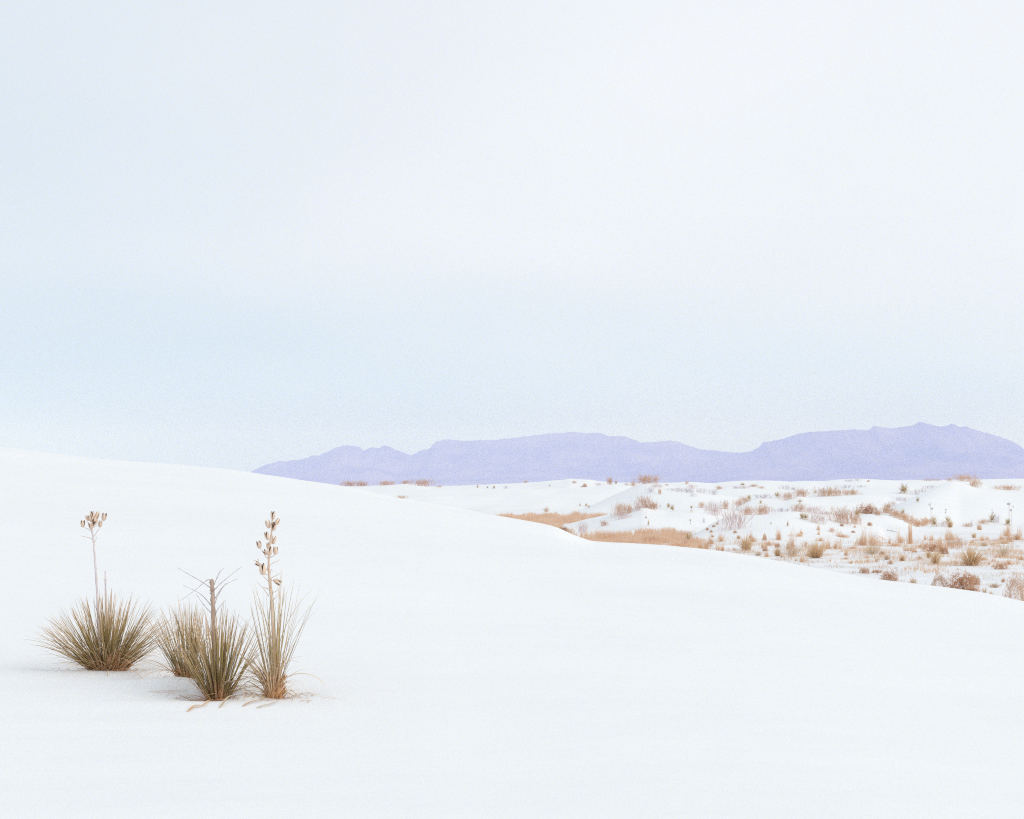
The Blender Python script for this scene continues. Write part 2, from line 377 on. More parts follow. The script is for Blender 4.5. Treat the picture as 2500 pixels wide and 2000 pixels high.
def height(x, y, detail=True):
    """ground height (camera eye level = 0) at world x, y"""
    x = np.asarray(x, dtype=float); y = np.asarray(y, dtype=float)
    yy = np.maximum(y, 0.5)
    px = np.clip(1250 + FPX * x / yy, -1400, 4500)
    px = np.where(y < 0.5, np.where(x < 0, -1400, 4500), px)
    flat = -4.0 + 0.05 * smooth_noise(x, y, 3, 8, .05, .35)
    k = 0.13
    acc = np.exp(flat / k * 1.0 + 4.0 / k)           # offset keeps exp in range
    for (cx, cy), (dx_, dy_), wf, wb in DUNES:
        wr = 9.0 if wf < 50 else 4.0
        Yc = np.interp(px, dx_, dy_)
        d = (y - Yc)
        s = np.where(d < 0, -d / wf, d / wb)
        bl = np.clip(s / 0.6, 0, 1); bl = bl * bl * (3 - 2 * bl) * (1.0 if wf < 50 else 0.0)
        broad = sum(np.interp(px + dd, cx, cy) for dd in np.linspace(-130, 130, 13)) / 13.0
        cpy = sm(cx, cy, px, wr) * (1 - bl) + broad * bl
        zc = (HOR - cpy) / FPX * Yc
        edge = np.minimum(np.clip((px - cx[0]) / 30.0, 0, 1), np.clip((cx[-1] - px) / 30.0, 0, 1))
        if wf >= 50: edge = np.ones_like(px)
        top = np.maximum(zc + 4.0, 0.0) + 0.35
        prof = np.where(d < 0, s ** 1.5, s ** 1.25)
        z = zc - top * prof - (1 - edge) * 2.0
        z = z + (0.07 * smooth_noise(x, y, 11, 8, .12, .6) + 0.10 * smooth_noise(x, y, 12, 9, .3, 1.1)) * np.clip(s * 3, 0, 1)
        acc = acc + np.exp((np.clip(z, -9, 12) + 4.0) / k)
    far = k * np.log(acc) - 4.0
    # the near dune
    npy = sm(NEAR[0], NEAR[1], px, 12)
    nY = sum(np.interp(px + dd, *NEAR_Y) for dd in np.linspace(-400, 400, 21)) / 21.0
    nsm = sum(np.interp(px + dd, *NEAR) for dd in np.linspace(-330, 330, 23)) / 23.0
    near_w = np.clip((y / nY - 0.62) / 0.33, 0, 1); near_w = near_w * near_w * (3 - 2 * near_w)
    npy = nsm * (1 - near_w) + npy * near_w
    nz = (HOR - npy) / FPX * nY
    m0, tc_ = 0.043, nz / nY
    t = np.clip(y / nY, 0, 1)
    h00 = 2 * t**3 - 3 * t**2 + 1; h10 = t**3 - 2 * t**2 + t; h01 = -2 * t**3 + 3 * t**2; h11 = t**3 - t**2
    zn = h00 * -1.5 + h10 * nY * m0 + h01 * nz + h11 * nY * tc_
    zn = np.where(y < 0, -1.5 + 0.02 * y, zn)
    d = np.maximum(y - nY, 0)
    zn = zn + tc_ * d - 0.52 * (np.sqrt(d * d + 2.2**2) - 2.2)
    zn = np.maximum(zn, -30)
    if detail:
        fade = np.clip(y / 4.0, 0, 1)
        zn = zn + 0.012 * smooth_noise(x, y * 2.2, 21, 9, .5, 1.6) * fade + 0.003 * smooth_noise(x, y * 3, 22, 10, 3, 8) * fade
        for hx, hy, sx, sy, dep in HOLLOWS:
            zn = zn - dep * np.exp(-((x - hx) / sx) ** 2 - ((y - hy) / sy) ** 2)
    z = np.maximum(far, zn) + 0.06 * np.log1p(np.exp(-np.abs(far - zn) / 0.06)) * 0.5
    # plain far beyond the dunes
    r = np.sqrt(x * x + y * y)
    w = np.clip((r - 520) / 150.0, 0, 1)
    return z * (1 - w) + (-4.0) * w

def ground_z(x, y):
    return float(height(np.array([x]), np.array([y]))[0]) + EYE

def at(px, py, y0=30.0, y1=640.0):
    """world point where the sight line through a pixel meets the ground"""
    u = (px - 1250) / FPX; t = (HOR - py) / FPX
    Y = np.exp(np.linspace(math.log(y0), math.log(y1), 3000))
    g = height(u * Y, Y) - t * Y
    hit = np.nonzero(g >= 0)[0]
    i = hit[0] if len(hit) else int(np.argmax(g / Y))
    return Vector((u * Y[i], Y[i], float(height(u * Y[i:i+1], Y[i:i+1])[0]) + EYE))

def near_at(px, py):
    return at(px, py, 3.0, 17.0)

# blown-sand hollows and lips at the foreground plants (set before the mesh is made)
P_LEFT = near_at(262, 1627); P_MID = near_at(531, 1693); P_REAR = near_at(454, 1663); P_RIGHT = near_at(670, 1698)
HOLLOWS += [
    (P_LEFT.x - 0.12, P_LEFT.y + 0.20, 0.36, 0.20, 0.085), (P_LEFT.x - 0.04, P_LEFT.y - 0.20, 0.45, 0.12, -0.022),
    (P_MID.x - 0.03, P_MID.y + 0.03, 0.22, 0.13, 0.055), (P_REAR.x - 0.03, P_REAR.y - 0.11, 0.22, 0.09, -0.045),
    (P_REAR.x - 0.05, P_REAR.y + 0.16, 0.25, 0.12, 0.045),
    (P_RIGHT.x - 0.14, P_RIGHT.y - 0.03, 0.10, 0.10, -0.035), (P_RIGHT.x + 0.02, P_RIGHT.y + 0.12, 0.18, 0.12, 0.035),
    (P_MID.x, P_MID.y - 0.32, 0.6, 0.13, -0.014),
]
P_LEFT.z = ground_z(P_LEFT.x, P_LEFT.y); P_MID.z = ground_z(P_MID.x, P_MID.y)
P_REAR.z = ground_z(P_REAR.x, P_REAR.y); P_RIGHT.z = ground_z(P_RIGHT.x, P_RIGHT.y)

def build_ground():
    th = np.concatenate([np.linspace(-180, -26, 45)[:-1], np.linspace(-26, 26, 640), np.linspace(26, 180, 45)[1:]])
    th = np.radians(th)
    r = np.concatenate([np.linspace(0.3, 4.6, 24)[:-1], np.linspace(4.6, 9.5, 170)[:-1], np.geomspace(9.5, 34, 150)[:-1],
                        np.geomspace(34, 300, 250)[:-1], np.geomspace(300, 700, 70)[:-1], np.geomspace(700, 39000, 26)])
    T, R = np.meshgrid(th, r)
    X = R * np.sin(T); Y = R * np.cos(T)
    Z = height(X, Y) + EYE
    nr, nt_ = X.shape
    verts = np.stack([X, Y, Z], -1).reshape(-1, 3)
    i = np.arange(nr - 1)[:, None] * nt_ + np.arange(nt_ - 1)[None, :]
    faces = np.stack([i, i + 1, i + 1 + nt_, i + nt_], -1).reshape(-1, 4)
    me = np_mesh('ground', verts, faces, [M['sand']], smooth=True)
    a = me.attributes.new('crust', 'FLOAT', 'POINT')
    c = np.clip(1.0 - (Z - 0.15) / 0.35, 0, 1) * np.clip((500 - R) / 200, 0, 1)
    a.data.foreach_set('value', c.ravel().astype(np.float32))
    o = mesh_obj('ground', me)
    tag(o, 'white gypsum dunes and flats reaching to the mountains', 'sand', kind='structure')
    # cap right under the camera
    return o
build_ground()

# ------------------------------------------------------------------ mountains
SKYLINE_A = [(300, 1190), (480, 1176), (560, 1160), (609, 1154), (637, 1139), (686, 1124.5), (700, 1127), (717, 1123), (731, 1123), (766, 1112), (776, 1113), (821, 1093), (846, 1087), (860, 1088), (879, 1092), (889, 1101),
             (908, 1091), (926, 1095), (936, 1087), (950, 1091), (967, 1098), (1006, 1113), (1027, 1099), (1049, 1096), (1051, 1091), (1065, 1079), (1082, 1073), (1103, 1073), (1120, 1076.5), (1211, 1074), (1300, 1063.5),
             (1350, 1058), (1400, 1054.5), (1434, 1058), (1461, 1057), (1489, 1065), (1523, 1065), (1545, 1072), (1564, 1081), (1595, 1079), (1634, 1076), (1656, 1078), (1690, 1092), (1712, 1097), (1762, 1102), (1804, 1106),
             (1900, 1115), (2050, 1128), (2200, 1145), (2400, 1165), (2700, 1185)]
SKYLINE_B = [(1500, 1185), (1620, 1160), (1720, 1128), (1790, 1110), (1804, 1107), (1834, 1102), (1857, 1089), (1862, 1081), (1890, 1076), (1918, 1070), (1957, 1057), (2007, 1053), (2051, 1051), (2079, 1048), (2118, 1051), (2132, 1040),
             (2174, 1046), (2224, 1040), (2246, 1029), (2274, 1038), (2302, 1042), (2324, 1035), (2346, 1043), (2358, 1040), (2380, 1050), (2413, 1058), (2458, 1072), (2480, 1081), (2491, 1094), (2500, 1096), (2600, 1108), (2800, 1135),
             (3100, 1160), (3400, 1186)]

def mountain(name, skyline, Y0, front, back, seed, label):
    a = np.array(skyline, float)
    px = np.arange(a[0, 0], a[-1, 0], 3.0)
    py = np.interp(px, a[:, 0], a[:, 1])
    rng = np.random.RandomState(seed)
    jag = sum(np.sin(px * k + rng.uniform(0, 6.3)) * amp for k, amp in ((.11, .5), (.23, .45), (.41, .35), (.8, .25)))
    py = py + jag * 0.9 * np.clip((1175 - py) / 40, 0, 1)
    zr = np.maximum((HOR - py) / FPX * Y0, 0)
    s = np.concatenate([np.linspace(-1, 0, 34), np.linspace(0, 1, 14)[1:]])     # -1 foot towards us, 0 ridge, 1 foot behind
    S, P = np.meshgrid(s, px, indexing='ij')
    ZR = np.broadcast_to(zr, S.shape)
    Y = np.where(S < 0, Y0 + S * front, Y0 + S * back)
    X = (P - 1250) / FPX * Y0
    f = np.clip(1 - np.abs(S), 0, 1)
    spur = sum(np.abs(np.sin(X * k + rng.uniform(0, 6.3) + 1.6 * np.sin(Y * k * .55 + rng.uniform(0, 6)))) * amp for k, amp in ((.0021, .5), (.0043, .3), (.0094, .2)))
    Z = ZR * (f ** 1.25) * (1 - 0.42 * spur * np.clip(np.abs(S) * 5, 0, 1) * np.clip(f * 3, 0, 1)) + EYE - 12 * np.abs(S)
    n0, n1 = S.shape
    verts = np.stack([X, Y, Z], -1).reshape(-1, 3)
    i = np.arange(n0 - 1)[:, None] * n1 + np.arange(n1 - 1)[None, :]
    faces = np.stack([i, i + 1, i + 1 + n1, i + n1], -1).reshape(-1, 4)
    o = mesh_obj(name, np_mesh(name, verts, faces, [M['rock']], smooth=True))
    return tag(o, label, 'mountains', kind='structure')
mountain('mountain_range', SKYLINE_A, 26000, 6000, 5000, 5, 'lavender mountain range with a long flat summit left of the saddle')
mountain('mountain_range', SKYLINE_B, 23000, 6000, 5000, 9, 'lavender mountain range with the highest jagged peak at the right')

# ------------------------------------------------------------------ foreground yuccas
def leaf_mesh(name, bend, hw, mat, twist=0.0, n=9, seed=0):
    """unit-length leaf along +Z, bending towards +X, width along Y, shallow V section"""
    rng = random.Random(seed)
    x = z = 0.0
    verts, uv = [], []
    for i in range(n + 1):
        t = i / n
        w = hw * (1.15 if t < .12 else 1.0) * max(0.0, 1 - t) ** 0.55 * (1 - 0.15 * t) + 0.0006
        a = bend * t ** 1.3
        tw = twist * t
        cy, sy = math.cos(tw), math.sin(tw)
        nx, nz = math.cos(a), -math.sin(a)             # in-plane normal of the centre line
        for sgn, k in ((-1, 0.0), (0, -0.55), (1, 0.0)):
            oy = sgn * w * cy
            on = sgn * w * sy + k * w
            verts.append((x + nx * on, oy, z + nz * on)); uv.append((0.5 + 0.5 * sgn, t))
        if i < n:
            a2 = bend * ((i + .5) / n) ** 1.3
            x += math.sin(a2) / n; z += math.cos(a2) / n
    faces = []
    for i in range(n):
        for j in (0, 1):
            p = i * 3 + j
            faces.append((p, p + 1, p + 4, p + 3))
    return np_mesh(name, verts, faces, [mat], smooth=True, uv=uv)

BENDS = (-0.25, -0.1, 0.0, 0.1, 0.22, 0.38, 0.62)
LEAF = {}
for key, hw, bends in (('leaf_green', .0088, BENDS), ('leaf_sparse', .0066, (-.25, 0., .15, .4, .8)), ('leaf_dry', .009, (-.5, .3, .8, 1.5)), ('leaf_straw', .010, (.5, 1.0, 1.7, 2.4))):
    LEAF[key] = [leaf_mesh(key, b, hw, M[key], twist=tw, seed=i) for i, b in enumerate(bends) for tw in (-.5, .35)]

def orient(d, bend_to):
    z = d.normalized()
    x = bend_to - z * bend_to.dot(z)
    if x.length < 1e-3: x = Vector((1, 0, 0)) - z * z.x
    x.normalize()
    y = z.cross(x)
    return Matrix((x, y, z)).transposed()

def add_leaf(parent, name, me, root, d, length, wscale=1.0, bend_to=Vector((0, 0, -1)), roll=0.0):
    o = bpy.data.objects.new(name, me)
    m = orient(d, bend_to) @ Matrix.Rotation(roll, 3, 'Z') @ Matrix.Diagonal((length, length * wscale, length))
    o.matrix_local = Matrix.Translation(root) @ m.to_4x4()
    link(o, parent)
    return o

def dirv(tilt, az):
    return Vector((math.sin(tilt) * math.cos(az), math.sin(tilt) * math.sin(az), math.cos(tilt)))

def rosette(parent, rng, n, key, length, tilt_max, root_r, lean=(0, 0), hgt=(0.02, 0.1), power=0.62, name='leaf', wscale=1.0, roll=0.9):
    for i in range(n):
        q = ((i + rng.random()) / n) ** power
        az = rng.uniform(0, 2 * math.pi)
        tilt = tilt_max * q
        d = dirv(tilt, az) + Vector((lean[0], lean[1], 0)) * (0.3 + 0.7 * q)
        d.z = max(d.z, 0.02); d.normalize()
        rr = root_r * (0.25 + 0.75 * q) * rng.uniform(.6, 1)
        root = Vector((rr * math.cos(az), rr * math.sin(az), rng.uniform(*hgt) * (1 - .6 * q)))
        L = rng.uniform(*length) * (1.0 - 0.10 * q)
        add_leaf(parent, name, rng.choice(LEAF[key]), root, d, L, wscale * rng.uniform(.8, 1.15), roll=rng.uniform(-roll, roll))

def tube(pts, radii, sides=7, wob=0.0, seed=0):
    rng = random.Random(seed)
    verts, faces = [], []
    pts = [Vector(p) for p in pts]
    for i, p in enumerate(pts):
        t = (pts[min(i + 1, len(pts) - 1)] - pts[max(i - 1, 0)]).normalized()
        a = Vector((1, 0, 0)) if abs(t.x) < .8 else Vector((0, 1, 0))
        u = t.cross(a).normalized(); v = t.cross(u)
        for k in range(sides):
            an = 2 * math.pi * k / sides
            r = radii[i] * (1 + rng.uniform(-wob, wob))
            verts.append(p + u * (r * math.cos(an)) + v * (r * math.sin(an)))
    for i in range(len(pts) - 1):
        for k in range(sides):
            a, b = i * sides + k, i * sides + (k + 1) % sides
            faces.append((a, b, b + sides, a + sides))
    return verts, faces

def smooth_path(pts, n):
    """Catmull-Rom through a few points"""
    p = [Vector(q) for q in pts]
    p = [p[0] * 2 - p[1]] + p + [p[-1] * 2 - p[-2]]
    out = []
    segs = len(p) - 3
    for i in range(n + 1):
        s = min(i / n * segs, segs - 1e-6); k = int(s); t = s - k
        a, b, c, d = p[k:k + 4]
        out.append(0.5 * ((2 * b) + (c - a) * t + (2 * a - 5 * b + 4 * c - d) * t * t + (3 * b - a - 3 * c + d) * t ** 3))
    return out

def merge(parts):
    V, F = [], []
    for v, f in parts:
        o = len(V); V += list(v); F += [tuple(i + o for i in q) for q in f]
    return V, F

def pod_mesh(name, open_, dark, seed):
    """dry yucca capsule, unit height along +Z: three shells (each a valve with a pointed tip), dark seed stacks between them"""
    rng = random.Random(seed)
    verts, faces, mi = [], [], []
    nt_, nu = 7, 5
    for v in range(3):
        a0 = v * 2.0944 + rng.uniform(-.2, .2)
        op = open_ * rng.uniform(.7, 1.25)
        for layer, mat in ((1.0, 0), (0.86, 1)):
            base = len(verts)
            for i in range(nt_ + 1):
                t = i / nt_
                body = 0.30 * math.sin(math.pi * min(t * .9 + .1, 1)) ** .7
                rad = (body * (1 - .35 * t) + op * 0.32 * t ** 2.2) * (layer if i < nt_ else 1)
                half = 0.92 * (1 - t ** 3.2) + 0.03
                for j in range(nu + 1):
                    u = j / nu * 2 - 1
                    an = a0 + u * half
                    rr = max(rad * (1 - .12 * u * u) + .03 * (1 - abs(u)), .02)
                    if layer < 1: rr *= .93
                    verts.append((rr * math.cos(an), rr * math.sin(an), t * (.97 if layer < 1 else 1.0)))
            for i in range(nt_):
                for j in range(nu):
                    p = base + i * (nu + 1) + j
                    q = (p, p + 1, p + nu + 2, p + nu + 1)
                    faces.append(q if layer == 1 else q[::-1]); mi.append(1 if (dark and i >= nt_ - 1 and layer < 1) else 0)
        if dark:      # seed stack
            base = len(verts)
            for i in range(5):
                t = i / 4
                r_ = 0.075 * math.sin(math.pi * (.15 + .75 * t))
                c = 0.14 + 0.16 * op * t
                for j in range(5):
                    an = 2 * math.pi * j / 5
                    verts.append((c * math.cos(a0) * .7 + r_ * math.cos(an), c * math.sin(a0) * .7 + r_ * math.sin(an), .30 + .66 * t))
            for i in range(4):
                for j in range(5):
                    a_, b_ = base + i * 5 + j, base + i * 5 + (j + 1) % 5
                    faces.append((a_, b_, b_ + 5, a_ + 5)); mi.append(1)
    return np_mesh(name, verts, faces, [M['pod'], M['pod_dark']], smooth=True, matidx=mi)

PODS_OPEN = [pod_mesh('seed_pod', o, d, s) for s, (o, d) in enumerate(((.9, True), (.6, True), (1.2, True), (.8, False), (.5, False)))]

class PlantFrame:
    """turns photo pixels near a plant into plant-local metres, in the plane through its base; depth is free"""
    def __init__(self, base):
        self.b = base; self.s = base.y / FPX
    def __call__(self, px, py, dy=0.0):
        Y = self.b.y + dy
        return Vector(((px - 1250) / FPX * Y - self.b.x, dy, (HOR - py) / FPX * Y + EYE - self.b.z))

def stalk(parent, F, path, r0, r1, mat, name='flower_stalk', nodes=0, seed=0, n=22):
    rng = random.Random(seed)
    pts = smooth_path(path, n)
    rad = [r0 + (r1 - r0) * i / n for i in range(n + 1)]
    parts = [tube(pts, [r * (1.0 + (.25 if i % 3 == 0 else 0)) for i, r in enumerate(rad)], 8, .12, seed)]
    for k in range(nodes):                                  # stubs of fallen side branches
        i = int(rng.uniform(.15, .97) * n)
        az = rng.uniform(0, 6.283); L = rad[i] * rng.uniform(1.4, 2.6)
        d = Vector((math.cos(az), math.sin(az), rng.uniform(.3, .9)))
        parts.append(tube([pts[i], pts[i] + d * L], [rad[i] * .45, rad[i] * .18], 5))
    cap = tube([pts[-1], pts[-1] + (pts[-1] - pts[-2]).normalized() * r1 * .6], [r1, r1 * .3], 8)
    parts.append(cap)
    V, Fc = merge(parts)
    return mesh_obj(name, np_mesh(name, V, Fc, [mat], smooth=True), parent)

def branch(parent, path, r0, mat, n=10, seed=0, name='side_branch'):
    rng = random.Random(seed)
    pts = smooth_path(path, n)
    parts = [tube(pts, [r0 * (1 - .65 * i / n) * (1.35 if i % 3 == 1 else 1) for i in range(n + 1)], 5, .1, seed)]
    for k in range(3):
        i = rng.randint(2, n - 1)
        d = Vector((rng.uniform(-1, 1), rng.uniform(-1, 1), rng.uniform(-.2, 1))).normalized()
        parts.append(tube([pts[i], pts[i] + d * r0 * 4], [r0 * .5, r0 * .2], 4))
    V, Fc = merge(parts)
    return mesh_obj(name, np_mesh(name, V, Fc, [mat], smooth=True), parent)

def pod(parent, pos, size, axis, seed, me=None, label=None):
    rng = random.Random(seed)
    o = bpy.data.objects.new('seed_pod', me or rng.choice(PODS_OPEN))
    z = Vector(axis).normalized()
    m = orient(z, Vector((1, .3, 0))) @ Matrix.Rotation(rng.uniform(0, 2), 3, 'Z')
    o.matrix_local = Matrix.Translation(Vector(pos) - z * size * .5) @ (m @ Matrix.Diagonal((size, size, size))).to_4x4()
    return link(o, parent)

def crown_part(parent, r, h, seed, lean=(0, 0)):
    """swollen woody base the leaves grow from"""
    rng = random.Random(seed)
    n = 7
    pts = [Vector((lean[0] * i / n, lean[1] * i / n, -0.05 + (h + .05) * i / n)) for i in range(n + 1)]
    rad = [r * (.62 + .42 * math.sin(math.pi * min(1, i / n * 1.15))) * (1 if i < n else .5) for i in range(n + 1)]
    parts = [tube(pts, rad, 12, .16, seed)]
    for k in range(70):                                # old leaf bases
        az = rng.uniform(0, 6.283); zz = rng.uniform(-.01, h)
        p = Vector((lean[0] * zz / h + r * math.cos(az), lean[1] * zz / h + r * math.sin(az), zz))
        d = Vector((math.cos(az) * .5, math.sin(az) * .5, rng.uniform(.4, 1.2))).normalized()
        parts.append(tube([p, p + d * r * .5, p + d * r * .9], [r * .09, r * .07, r * .015], 4))
    V, F = merge(parts)
    return mesh_obj('root_crown', np_mesh('root_crown', V, F, [M['crown']], smooth=False), parent)

def fringe(parent, rng, n, r, length, key='leaf_dry', flat=(1.15, 1.55), w=0.6, zr=(0.0, .05), bias=None):
    for i in range(n):
        az = rng.uniform(0, 6.283) if bias is None else rng.gauss(bias, .8)
        tilt = rng.uniform(*flat)
        root = Vector((r * rng.uniform(.5, 1) * math.cos(az), r * rng.uniform(.5, 1) * math.sin(az), rng.uniform(*zr)))
        add_leaf(parent, 'dead_leaf', rng.choice(LEAF[key]), root, dirv(tilt, az), rng.uniform(*length), w * rng.uniform(.6, 1.2), roll=rng.uniform(-1.5, 1.5))

# ---- left plant: wide fan, two stalks, one with a head of pods
rng = random.Random(41)
root = empty('yucca_plant', P_LEFT)
tag(root, 'wide fan-shaped yucca at far left with pod head on pale stalk and a bare stub', 'yucca', 'yuccas in the foreground sand')
crown_part(root, .085, .05, 1)
rosette(root, rng, 284, 'leaf_green', (.37, .43), 1.0, .115, lean=(.03, -.02), hgt=(.02, .07), power=.60, wscale=1.2)
rosette(root, rng, 74, 'leaf_dry', (.26, .39), 1.05, .125, lean=(.08, -.08), hgt=(.0, .05), power=.5, name='dry_leaf', wscale=.85)
rosette(root, rng, 16, 'leaf_green', (.31, .37), 1.30, .10, lean=(-.4, 0), hgt=(.03, .07), power=.45)
fringe(root, rng, 60, .13, (.07, .17), zr=(.0, .05))
fringe(root, rng, 64, .135, (.12, .27), flat=(.35, 1.0), w=.9, zr=(.0, .03))
fringe(root, rng, 14, .10, (.22, .34), flat=(1.25, 1.45), w=.45, zr=(.03, .06), bias=3.1)
F = PlantFrame(P_LEFT)
st = stalk(root, F, [F(244, 1600), F(237, 1447), F(233, 1382), F(229, 1331), F(225, 1300), F(223, 1288)], .0062, .0038, M['stalk_pale'], nodes=14, seed=3)
st2 = stalk(root, F, [F(264, 1600), F(260, 1500), F(258, 1447), F(257, 1395)], .0056, .0042, M['stalk_pale'], name='broken_stalk', nodes=10, seed=4, n=14)
sl = P_LEFT.y / FPX
for i, (px, py, sz, ax, dy) in enumerate([(225, 1257, 17, (-.1, 0, 1), .0), (237, 1258, 18, (.3, 0, 1), .02), (213, 1265, 13, (-.4, 0, 1), .01), (202, 1279, 16, (0, -.1, 1), -.02), (221, 1266, 16, (-.2, -.3, 1), -.02),
                                          (230, 1268, 17, (.2, -.2, 1), -.03), (228, 1278, 16, (.3, -.6, .8), -.04), (222, 1284, 17, (-.1, -.4, 1), -.02), (254, 1262, 18, (.15, 0, 1), .01), (245, 1279, 16, (.1, 0, 1), .03), (234, 1273, 15, (.2, .3, 1), .02)]):
    pod(st, F(px, py, dy), sz * sl * 1.08, ax, i, PODS_OPEN[(0, 4, 3, 0, 1, 4, 2, 3, 0, 4, 1)[i]])
for i, pth in enumerate([[(227, 1317), (213, 1312), (196, 1308)], [(229, 1310), (236, 1300), (244, 1288), (252, 1271)], [(223, 1297), (214, 1291), (203, 1287)], [(231, 1325), (234, 1318), (236, 1312)], [(225, 1293), (218, 1282), (212, 1272)], [(224, 1290), (236, 1284), (246, 1283)]]):
    branch(st, [F(px, py, .0 + .008 * k * (-1) ** i) for k, (px, py) in enumerate(pth)], .0016, M['stalk_tan'], seed=i)

# ---- middle plant in front: dense fan round a thick broken stalk
rng = random.Random(52)
root = empty('yucca_plant', P_MID)
tag(root, 'dense green yucca in the middle with a thick broken stalk and bare side branches', 'yucca', 'yuccas in the foreground sand')
crown_part(root, .042, .06, 2)
rosette(root, rng, 170, 'leaf_green', (.40, .49), .63, .062, lean=(-.05, 0), hgt=(.0, .08), power=.70)
rosette(root, rng, 30, 'leaf_dry', (.28, .42), .75, .065, lean=(.05, -.05), hgt=(.0, .06), power=.5, name='dry_leaf', wscale=.8)
fringe(root, rng, 60, .085, (.06, .16), zr=(.0, .06))
fringe(root, rng, 16, .06, (.20, .34), 'leaf_straw', flat=(1.0, 1.35), w=.6, zr=(.04, .10), bias=-.3)
F = PlantFrame(P_MID)
st = stalk(root, F, [F(531, 1690), F(524, 1600), F(521, 1512), F(519, 1450), F(517, 1416)], .0112, .0092, M['stalk_grey'], name='broken_stalk', nodes=12, seed=6)
def z2(x, y): return 320 + x * .3246, 1220 + y * .3246
for i, pth in enumerate([[(600, 665), (520, 610), (430, 560), (345, 510)], [(606, 612), (580, 602), (530, 640), (470, 690), (365, 765)], [(600, 795), (550, 735), (490, 690), (390, 645)], [(620, 650), (650, 580), (675, 535), (700, 515)],
                         [(630, 675), (680, 625), (740, 575), (830, 505)], [(630, 745), (665, 690), (710, 640), (800, 595)], [(632, 785), (645, 740), (690, 660), (712, 630)], [(600, 850), (545, 790), (490, 710)], [(630, 880), (655, 820), (712, 755)]]):
    dyk = (.02, -.05, .05, -.03, .04, -.04, .06, .02, -.05)[i]
    branch(st, [F(*z2(*p), dyk * k / len(pth)) for k, p in enumerate(pth)], .0021, M['twig_grey'], seed=20 + i, n=14)

# ---- rear plant, half hidden behind a lip of sand
rng = random.Random(63)
root = empty('yucca_plant', P_REAR)
tag(root, 'green yucca leaning left behind the broken-stalk one, its base hidden by a sand lip', 'yucca', 'yuccas in the foreground sand')
crown_part(root, .04, .05, 3)
rosette(root, rng, 120, 'leaf_green', (.34, .42), .46, .06, lean=(-.20, 0), hgt=(.0, .05), power=.75)
rosette(root, rng, 16, 'leaf_dry', (.30, .42), .95, .05, lean=(-.25, 0), hgt=(.0, .05), power=.5, name='dry_leaf', wscale=.7)
fringe(root, rng, 10, .05, (.22, .36), 'leaf_dry', flat=(1.1, 1.4), w=.5, zr=(.03, .06), bias=3.0)

# ---- right plant: tall thin leaves, tall pod stalk
rng = random.Random(74)
root = empty('yucca_plant', P_RIGHT)
tag(root, 'tall sparse yucca right of the others with a pod-covered stalk and orange base', 'yucca', 'yuccas in the foreground sand')
crown_part(root, .040, .10, 4)
rosette(root, rng, 28, 'leaf_sparse', (.46, .66), .30, .026, lean=(-.01, 0), hgt=(.03, .10), power=.75, roll=1.2)
rosette(root, rng, 9, 'leaf_sparse', (.45, .60), .25, .025, lean=(.22, 0), hgt=(.05, .1), power=.7, wscale=.7, roll=2)
rosette(root, rng, 8, 'leaf_sparse', (.45, .62), .40, .03, hgt=(.06, .12), power=.5, wscale=.5, roll=3)
rosette(root, rng, 10, 'leaf_dry', (.26, .40), .35, .04, hgt=(.02, .08), power=.6, name='dry_leaf')
rosette(root, rng, 12, 'leaf_straw', (.16, .27), .30, .04, hgt=(.0, .05), power=.6, name='dry_leaf', wscale=1.5)
fringe(root, rng, 36, .055, (.06, .14), 'leaf_dry', flat=(.9, 1.5), zr=(.0, .05))
fringe(root, rng, 40, .055, (.18, .32), 'leaf_straw', flat=(.40, .95), w=1.3, zr=(.02, .10), bias=3.5)
fringe(root, rng, 16, .05, (.08, .17), 'leaf_straw', flat=(.8, 1.4), w=.8, zr=(.0, .08))
F = PlantFrame(P_RIGHT)
st = stalk(root, F, [F(670, 1680), F(668, 1580), F(663, 1480), F(657.5, 1411), F(656, 1366), F(661, 1317), F(663, 1300), F(665, 1266)], .0072, .0035, M['stalk_tan'], nodes=10, seed=9, n=30)
def z4(x, y): return 580 + x * .145, 1230 + y * .145
sr = P_RIGHT.y / FPX
for i, (x, y, sz, ax, dy, v) in enumerate([(600, 195, 19, (.05, 0, 1), 0, 0), (512, 345, 19, (-.3, 0, 1), .01, 3), (668, 300, 18, (.55, .1, 1), .03, 4), (605, 390, 19, (.1, -.45, 1), -.03, 2), (498, 540, 19, (-.25, -.1, 1), -.02, 0),
                                           (612, 610, 19, (.3, 0, 1), .02, 3), (362, 690, 18, (-.25, 0, 1), .0, 0), (515, 705, 16, (-.1, .2, 1), .03, 4), (545, 795, 20, (.05, -.2, 1), -.03, 1), (638, 785, 18, (.05, 0, 1), .02, 3),
                                           (468, 822, 13, (-.5, -.3, .6), -.01, 2), (345, 1018, 14, (-.7, -.2, .5), .01, 2), (425, 1100, 27, (-.05, -.1, 1), -.02, 1), (668, 1315, 19, (.8, -.2, -.45), .0, 0)]):
    pod(st, F(*z4(x, y), dy), sz * sr * 1.08, ax, 30 + i, PODS_OPEN[v])
